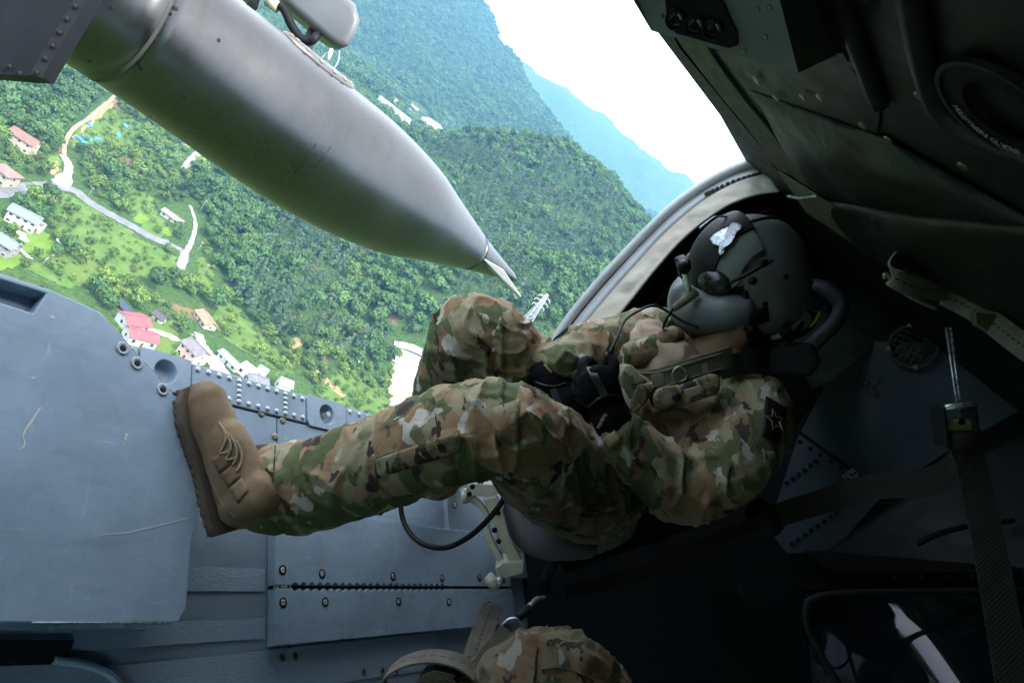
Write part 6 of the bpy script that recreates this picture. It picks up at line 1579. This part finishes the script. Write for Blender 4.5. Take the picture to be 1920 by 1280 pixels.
ts = empty('cargo_strap'); ts.matrix_world = HM; tag(ts, 'olive webbing strap folded over a hook beside the track panel', 'strap', 'webbing straps in the cabin')
ribbon('webbing', [hp(925, 1135, 1.28), hp(917, 1150, 1.22), hp(908, 1175, 1.14), hp(890, 1230, 1.06), hp(872, 1300, 1.0)], .033, M_web, ts, HI @ (CX * .97 + CY * .25), .003)
tube('hook', [hp(909, 1149, 1.24), hp(911, 1140, 1.26), hp(919, 1134, 1.28)], .003, M_rim, ts, 6)
rs = empty('ring_strap'); rs.matrix_world = HM; tag(rs, 'olive webbing strap ending in a steel D-ring with a swivel hook', 'strap', 'webbing straps in the cabin')
ribbon('webbing', [hp(958, 1186, 1.10), hp(925, 1225, 1.05), hp(890, 1275, 1.0), hp(865, 1320, .97)], .036, M_web, rs, HI @ (CX * .72 + CY * .7), .003)
tube('d_ring', [hp(x, y, 1.10) for x, y in ((936, 1186), (944, 1170), (956, 1160), (970, 1160), (980, 1170), (983, 1186), (974, 1204), (966, 1212))], .0028, M_rim, rs, 8)
tube('swivel', [hp(970, 1158, 1.10), hp(984, 1146, 1.11), hp(992, 1138, 1.12)], [.006, .008, .005], M_dark, rs, 10); tube('snap_hook', [hp(990, 1140, 1.12), hp(998, 1130, 1.13), hp(1008, 1122, 1.15), hp(1022, 1120, 1.17)], [.006, .004, .004, .003], M_rim, rs, 8)
rl = empty('rolled_strap'); rl.matrix_world = HM; tag(rl, 'tightly rolled coil of olive webbing standing at the bottom edge', 'strap', 'webbing straps in the cabin')
cR = hp(826, 1290, 1.0); u1, u2 = HI @ CX, HI @ CY
ax_ = (HI @ CFWD + u1 * .1).normalized()
pts = []
for k in range(8 * 14):
    a = k * 2 * math.pi / 14; r_ = .008 + .0031 * a / (2 * math.pi); pts.append(cR + (u1 * math.cos(a) + u2 * math.sin(a)) * r_)
ribbon('webbing', pts[::2], .042, M_web, rl, ax_, .0024, 2)
ribbon('webbing', [cR + (u1 * math.cos(a) * 1.55 + u2 * math.sin(a)) * .043 - u1 * .012 for a in np.linspace(-.5, -3.4, 9)] , .042, M_web, rl, ax_, .0026, 3)
# --- webbing on the right: fitting, ratchet, hanging straps
t2 = empty('tiedown_strap'); t2.matrix_world = HM; tag(t2, 'pale webbing strap crossing the dark roof to the anchor fitting', 'strap', 'webbing straps in the cabin')
W2 = [onroof(x, y, .05) for x, y in ((1488, 362), (1545, 398), (1620, 448), (1688, 492))]
ribbon('webbing', W2, wS * 1.0, M_webp, t2, [QN.cross(W2[-1] - W2[0])] * 4, .003)
tube('keeper', [onroof(1478, 368, .06), onroof(1500, 372, .06), onroof(1530, 368, .06)], .004, M_rim, t2, 8)
anc = empty('anchor_fitting'); anc.matrix_world = HM; tag(anc, 'curved roof anchor fitting holding the loop of pale webbing', 'fitting')
DA = 1.22
tube('hoop', [hp(x, y, DA) for x, y in ((1660, 523), (1662, 515), (1690, 545), (1720, 563), (1755, 578))], .004, simple('brass_edge', (.3, .27, .18), .35, .8), anc, 8)
ribbon('webbing_loop', [hp(1686, 488, DA + .02), hp(1672, 512, DA - .01), hp(1692, 530, DA - .015), hp(1730, 542, DA), hp(1790, 548, DA + .05)], .033, M_webp, anc, HI @ (CY * .9 + CX * .2), .004)
part_plate('hoop_plate', [(1682, 482), (1705, 480), (1750, 500), (1775, 540), (1740, 520), (1700, 500)], DA, .012, M_black, anc)
t3 = empty('tiedown_strap'); t3.matrix_world = HM; tag(t3, 'webbing strap leaving the anchor fitting towards the right picture edge', 'strap', 'webbing straps in the cabin')
ribbon('webbing', [hp(1775, 555, 1.25), hp(1840, 590, 1.18), hp(1900, 635, 1.10), hp(1990, 700, 1.0)], .034, M_webp, t3, HI @ (CY * .8 - CX * .45), .003)
part_plate('buckle', [(1828, 585), (1868, 588), (1888, 610), (1862, 628), (1830, 610)], 1.15, .012, simple('dull_brass_plate', (.16, .14, .08), .4, .6), t3)
rt_ = empty('ratchet_strap'); rt_.matrix_world = HM; tag(rt_, 'gold ratchet buckle on a dark webbing strap hanging at the right', 'ratchet strap')
DR = 1.25
M_gold = simple('gold_zinc', (.7, .55, .3), .4, .6, var=.3, scale=30)
for x0, x1 in ((1774, 1794), (1782, 1800)): tube('cord', [hp(x0, 615, DR + .1), hp(x1, 752, DR)], .0025, M_rim, rt_, 6, spline=False)
part_plate('ratchet_body', [(1778, 792), (1826, 786), (1830, 820), (1780, 824)], DR, .02, M_gold, rt_); tube('ratchet_bar', [hp(1772, 764, DR - .01), hp(1828, 756, DR - .01)], .005, M_rim, rt_, 10)
for x0, y0, x1, y1 in ((1772, 762, 1778, 838), (1828, 755, 1838, 832)): part_plate('side_plate', [(x0 - 4, y0), (x0 + 4, y0), (x1 + 4, y1), (x1 - 4, y1)], DR - .012, .04, M_dark, rt_)
tube('spindle', [hp(1780, 826, DR), hp(1836, 822, DR)], .016, M_webd, rt_, 12)
put(me_hole, 'slot', hp(1803, 790, DR - .002), rt_, .8, qP)
ribbon('webbing', [hp(1808, 826, DR), hp(1828, 900, DR - .02), hp(1862, 1060, DR - .1), hp(1905, 1300, DR - .2)], .052, M_webd, rt_, HI @ CX, .003)
ribbon('webbing', [hp(1800, 838, DR + .02), hp(1790, 880, DR + .05), hp(1730, 905, DR + .1), hp(1640, 912, DR + .2), hp(1540, 940, DR + .3), hp(1450, 968, DR + .35)], .05, M_webd, rt_, HI @ (CY + CX * .2), .003)
ribbon('webbing', [hp(1440, 972, 1.60), hp(1380, 995, 1.55), hp(1290, 1035, 1.50), hp(1180, 1080, 1.45), hp(1060, 1110, 1.40)], .028, M_webd, rt_, HI @ (CY + CX * .3), .003)
tube('spool', [hp(1418, 955, 1.60), hp(1450, 985, 1.62)], .03, M_webd, rt_, 14)
# --- bulkhead details: panels, hinge, rivets, vent grille, lettering
M_bk = painted('bulkhead_panel', (.07, .092, .112), .45, .15)
def onB(x, y, off=0): return onF(x, y, FB - off)
vplane('bulkhead_panel', [onB(x, y, .004) for x, y in ((1590, 640), (1900, 640), (1930, 760), (1800, 830), (1660, 922), (1502, 808))], M_bk, heli, .004)
vplane('bulkhead_panel', [onB(x, y, .004) for x, y in ((1498, 814), (1656, 927), (1560, 1036), (1475, 1036), (1440, 990))], M_bk, heli, .004)
for k in range(9): put(me_drv, 'rivet', onB(1500 + k * 19, 828 + k * 12.2, .005), heli, 1.0, qF)
for k in range(8): put(me_drv, 'rivet', onB(1485 + k * 12, 1020 - k * 8.6, .009), heli, 1.0, qF)
for k in range(6): put(me_drv, 'rivet', onB(1475 + k * 11, 905 - k * 8, .009), heli, 1.0, qF)
hg = vplane('hinge', [onB(x, y, .012) for x, y in ((1577, 892), (1598, 876), (1612, 888), (1592, 906))], M_rim, heli, .006)
for x, y in ((1590, 898), (1597, 890), (1603, 886)): put(me_hole, 'hole', onB(x, y, .013), hg, .45, qF)
c0 = onB(1712, 650, .02); rv = (onB(1762, 650, .02) - c0).length
def fring(name, c, r0, r1, mat, parent, n=40, hgt=.008):
    vs = []; fs = []
    for (r, h) in ((r1, 0), (r1, hgt), (r0, hgt), (r0, 0)):
        for i in range(n): a = i * 6.28318 / n; vs.append(c + Vector((-h, math.cos(a) * r, math.sin(a) * r)))
    for j in range(3):
        for i in range(n): fs.append((j * n + i, j * n + (i + 1) % n, (j + 1) * n + (i + 1) % n, (j + 1) * n + i))
    return mesh_obj(name, vs, fs, mat, parent)
vg = fring('vent_grille', c0, rv * .88, rv, simple('bronze_ring', (.05, .045, .035), .5), heli)
gm = simple('grille_wire', (.06, .055, .045), .5)
for k in range(-3, 4):
    hl = math.sqrt(max(0, 1 - (k / 3.6) ** 2)) * rv * .9
    for s in (1, -1):
        a = Vector((0, math.cos(.8 * s), math.sin(.8 * s))); b = Vector((0, -a.z, a.y)); o_ = c0 + b * (k / 3.6 * rv * .9); tube('wire', [o_ - a * hl, o_ + a * hl], .0025, gm, vg, 5, spline=False)
for a in (.2, 1.7, 3.3, 4.9): put(me_scr, 'screw', c0 + Vector((-.009, math.cos(a) * rv * .94, math.sin(a) * rv * .94)), vg, 1.0, qF)
ld = onB(1640, 735, .012) - onB(1618, 712, .012)
text_obj('lettering', 'LOCK', .032, simple('black_print', (.008, .009, .01), .6), onB(1628, 726, .0095), ld, Vector((-1, 0, 0)).cross(ld), heli)
text_obj('lettering', 'LT', .032, simple('black_print', (.008, .009, .01), .6), onB(1640, 716, .0095), ld, Vector((-1, 0, 0)).cross(ld), heli)
# boxes and glazed panel low on the right
cn = part_plate('console', [(1552, 1036), (1660, 960), (1800, 860), (1960, 800), (1960, 1075), (1560, 1075)], [1.85, 1.8, 1.75, 1.7, 1.55, 1.7], .25, simple('black_panel', (.007, .0075, .008), .55, var=.2, scale=10), heli, .01)
tube('console_rim', [hp(x, y, 1.60) for x, y in ((1720, 1020), (1760, 1000), (1820, 985), (1900, 975))], .006, M_dark, cn, 8)
WN = [(1515, 1125), (1560, 1112), (1700, 1108), (1960, 1106), (1960, 1340), (1620, 1340), (1560, 1260), (1520, 1190), (1508, 1150)]
DW = 1.35
wf = tube('window_frame', [hp(x, y, DW) for x, y in dense(WN[:4], 5) + WN[4:5] + dense(WN[5:], 4)], .006, M_dark, heli, 8, True, spline=False)
vs = []; fs = []; NN = 40
pc = hp(1690, 1215, DW + .02); tocam = -pc.normalized(); todoor = (Vector((.55, 1.0, -.75)) - pc).normalized(); wn = (tocam + todoor).normalized()
for i in range(NN + 1):
    for j in range(NN + 1):
        s, t = i / NN, j / NN; x = 1500 + 470 * s; y = 1100 + 250 * t
        r = HI @ ray(x, y); p = r * (pc.dot(wn) / r.dot(wn)); q = p - pc
        k = q.dot(wn.cross(tocam).normalized()); p = p - wn * (.9 * k * k + .35 * (q.length ** 2)) + wn * .0035 * math.sin(30 * k + 11 * q.length)
        vs.append(p)
for i in range(NN):
    for j in range(NN): q = i * (NN + 1) + j; fs.append((q, q + 1, q + NN + 2, q + NN + 1))
gp = mesh_obj('window_pane', vs, fs, simple('dark_acrylic', (.005, .006, .008), .03, var=.1, spec=.45), wf, True); so = gp.modifiers.new('t', 'SOLIDIFY'); so.thickness = .004
for x in range(1680, 1930, 48): put(me_drv, 'rivet', hp(x, 1081, 1.5), heli, 1.0, qP)
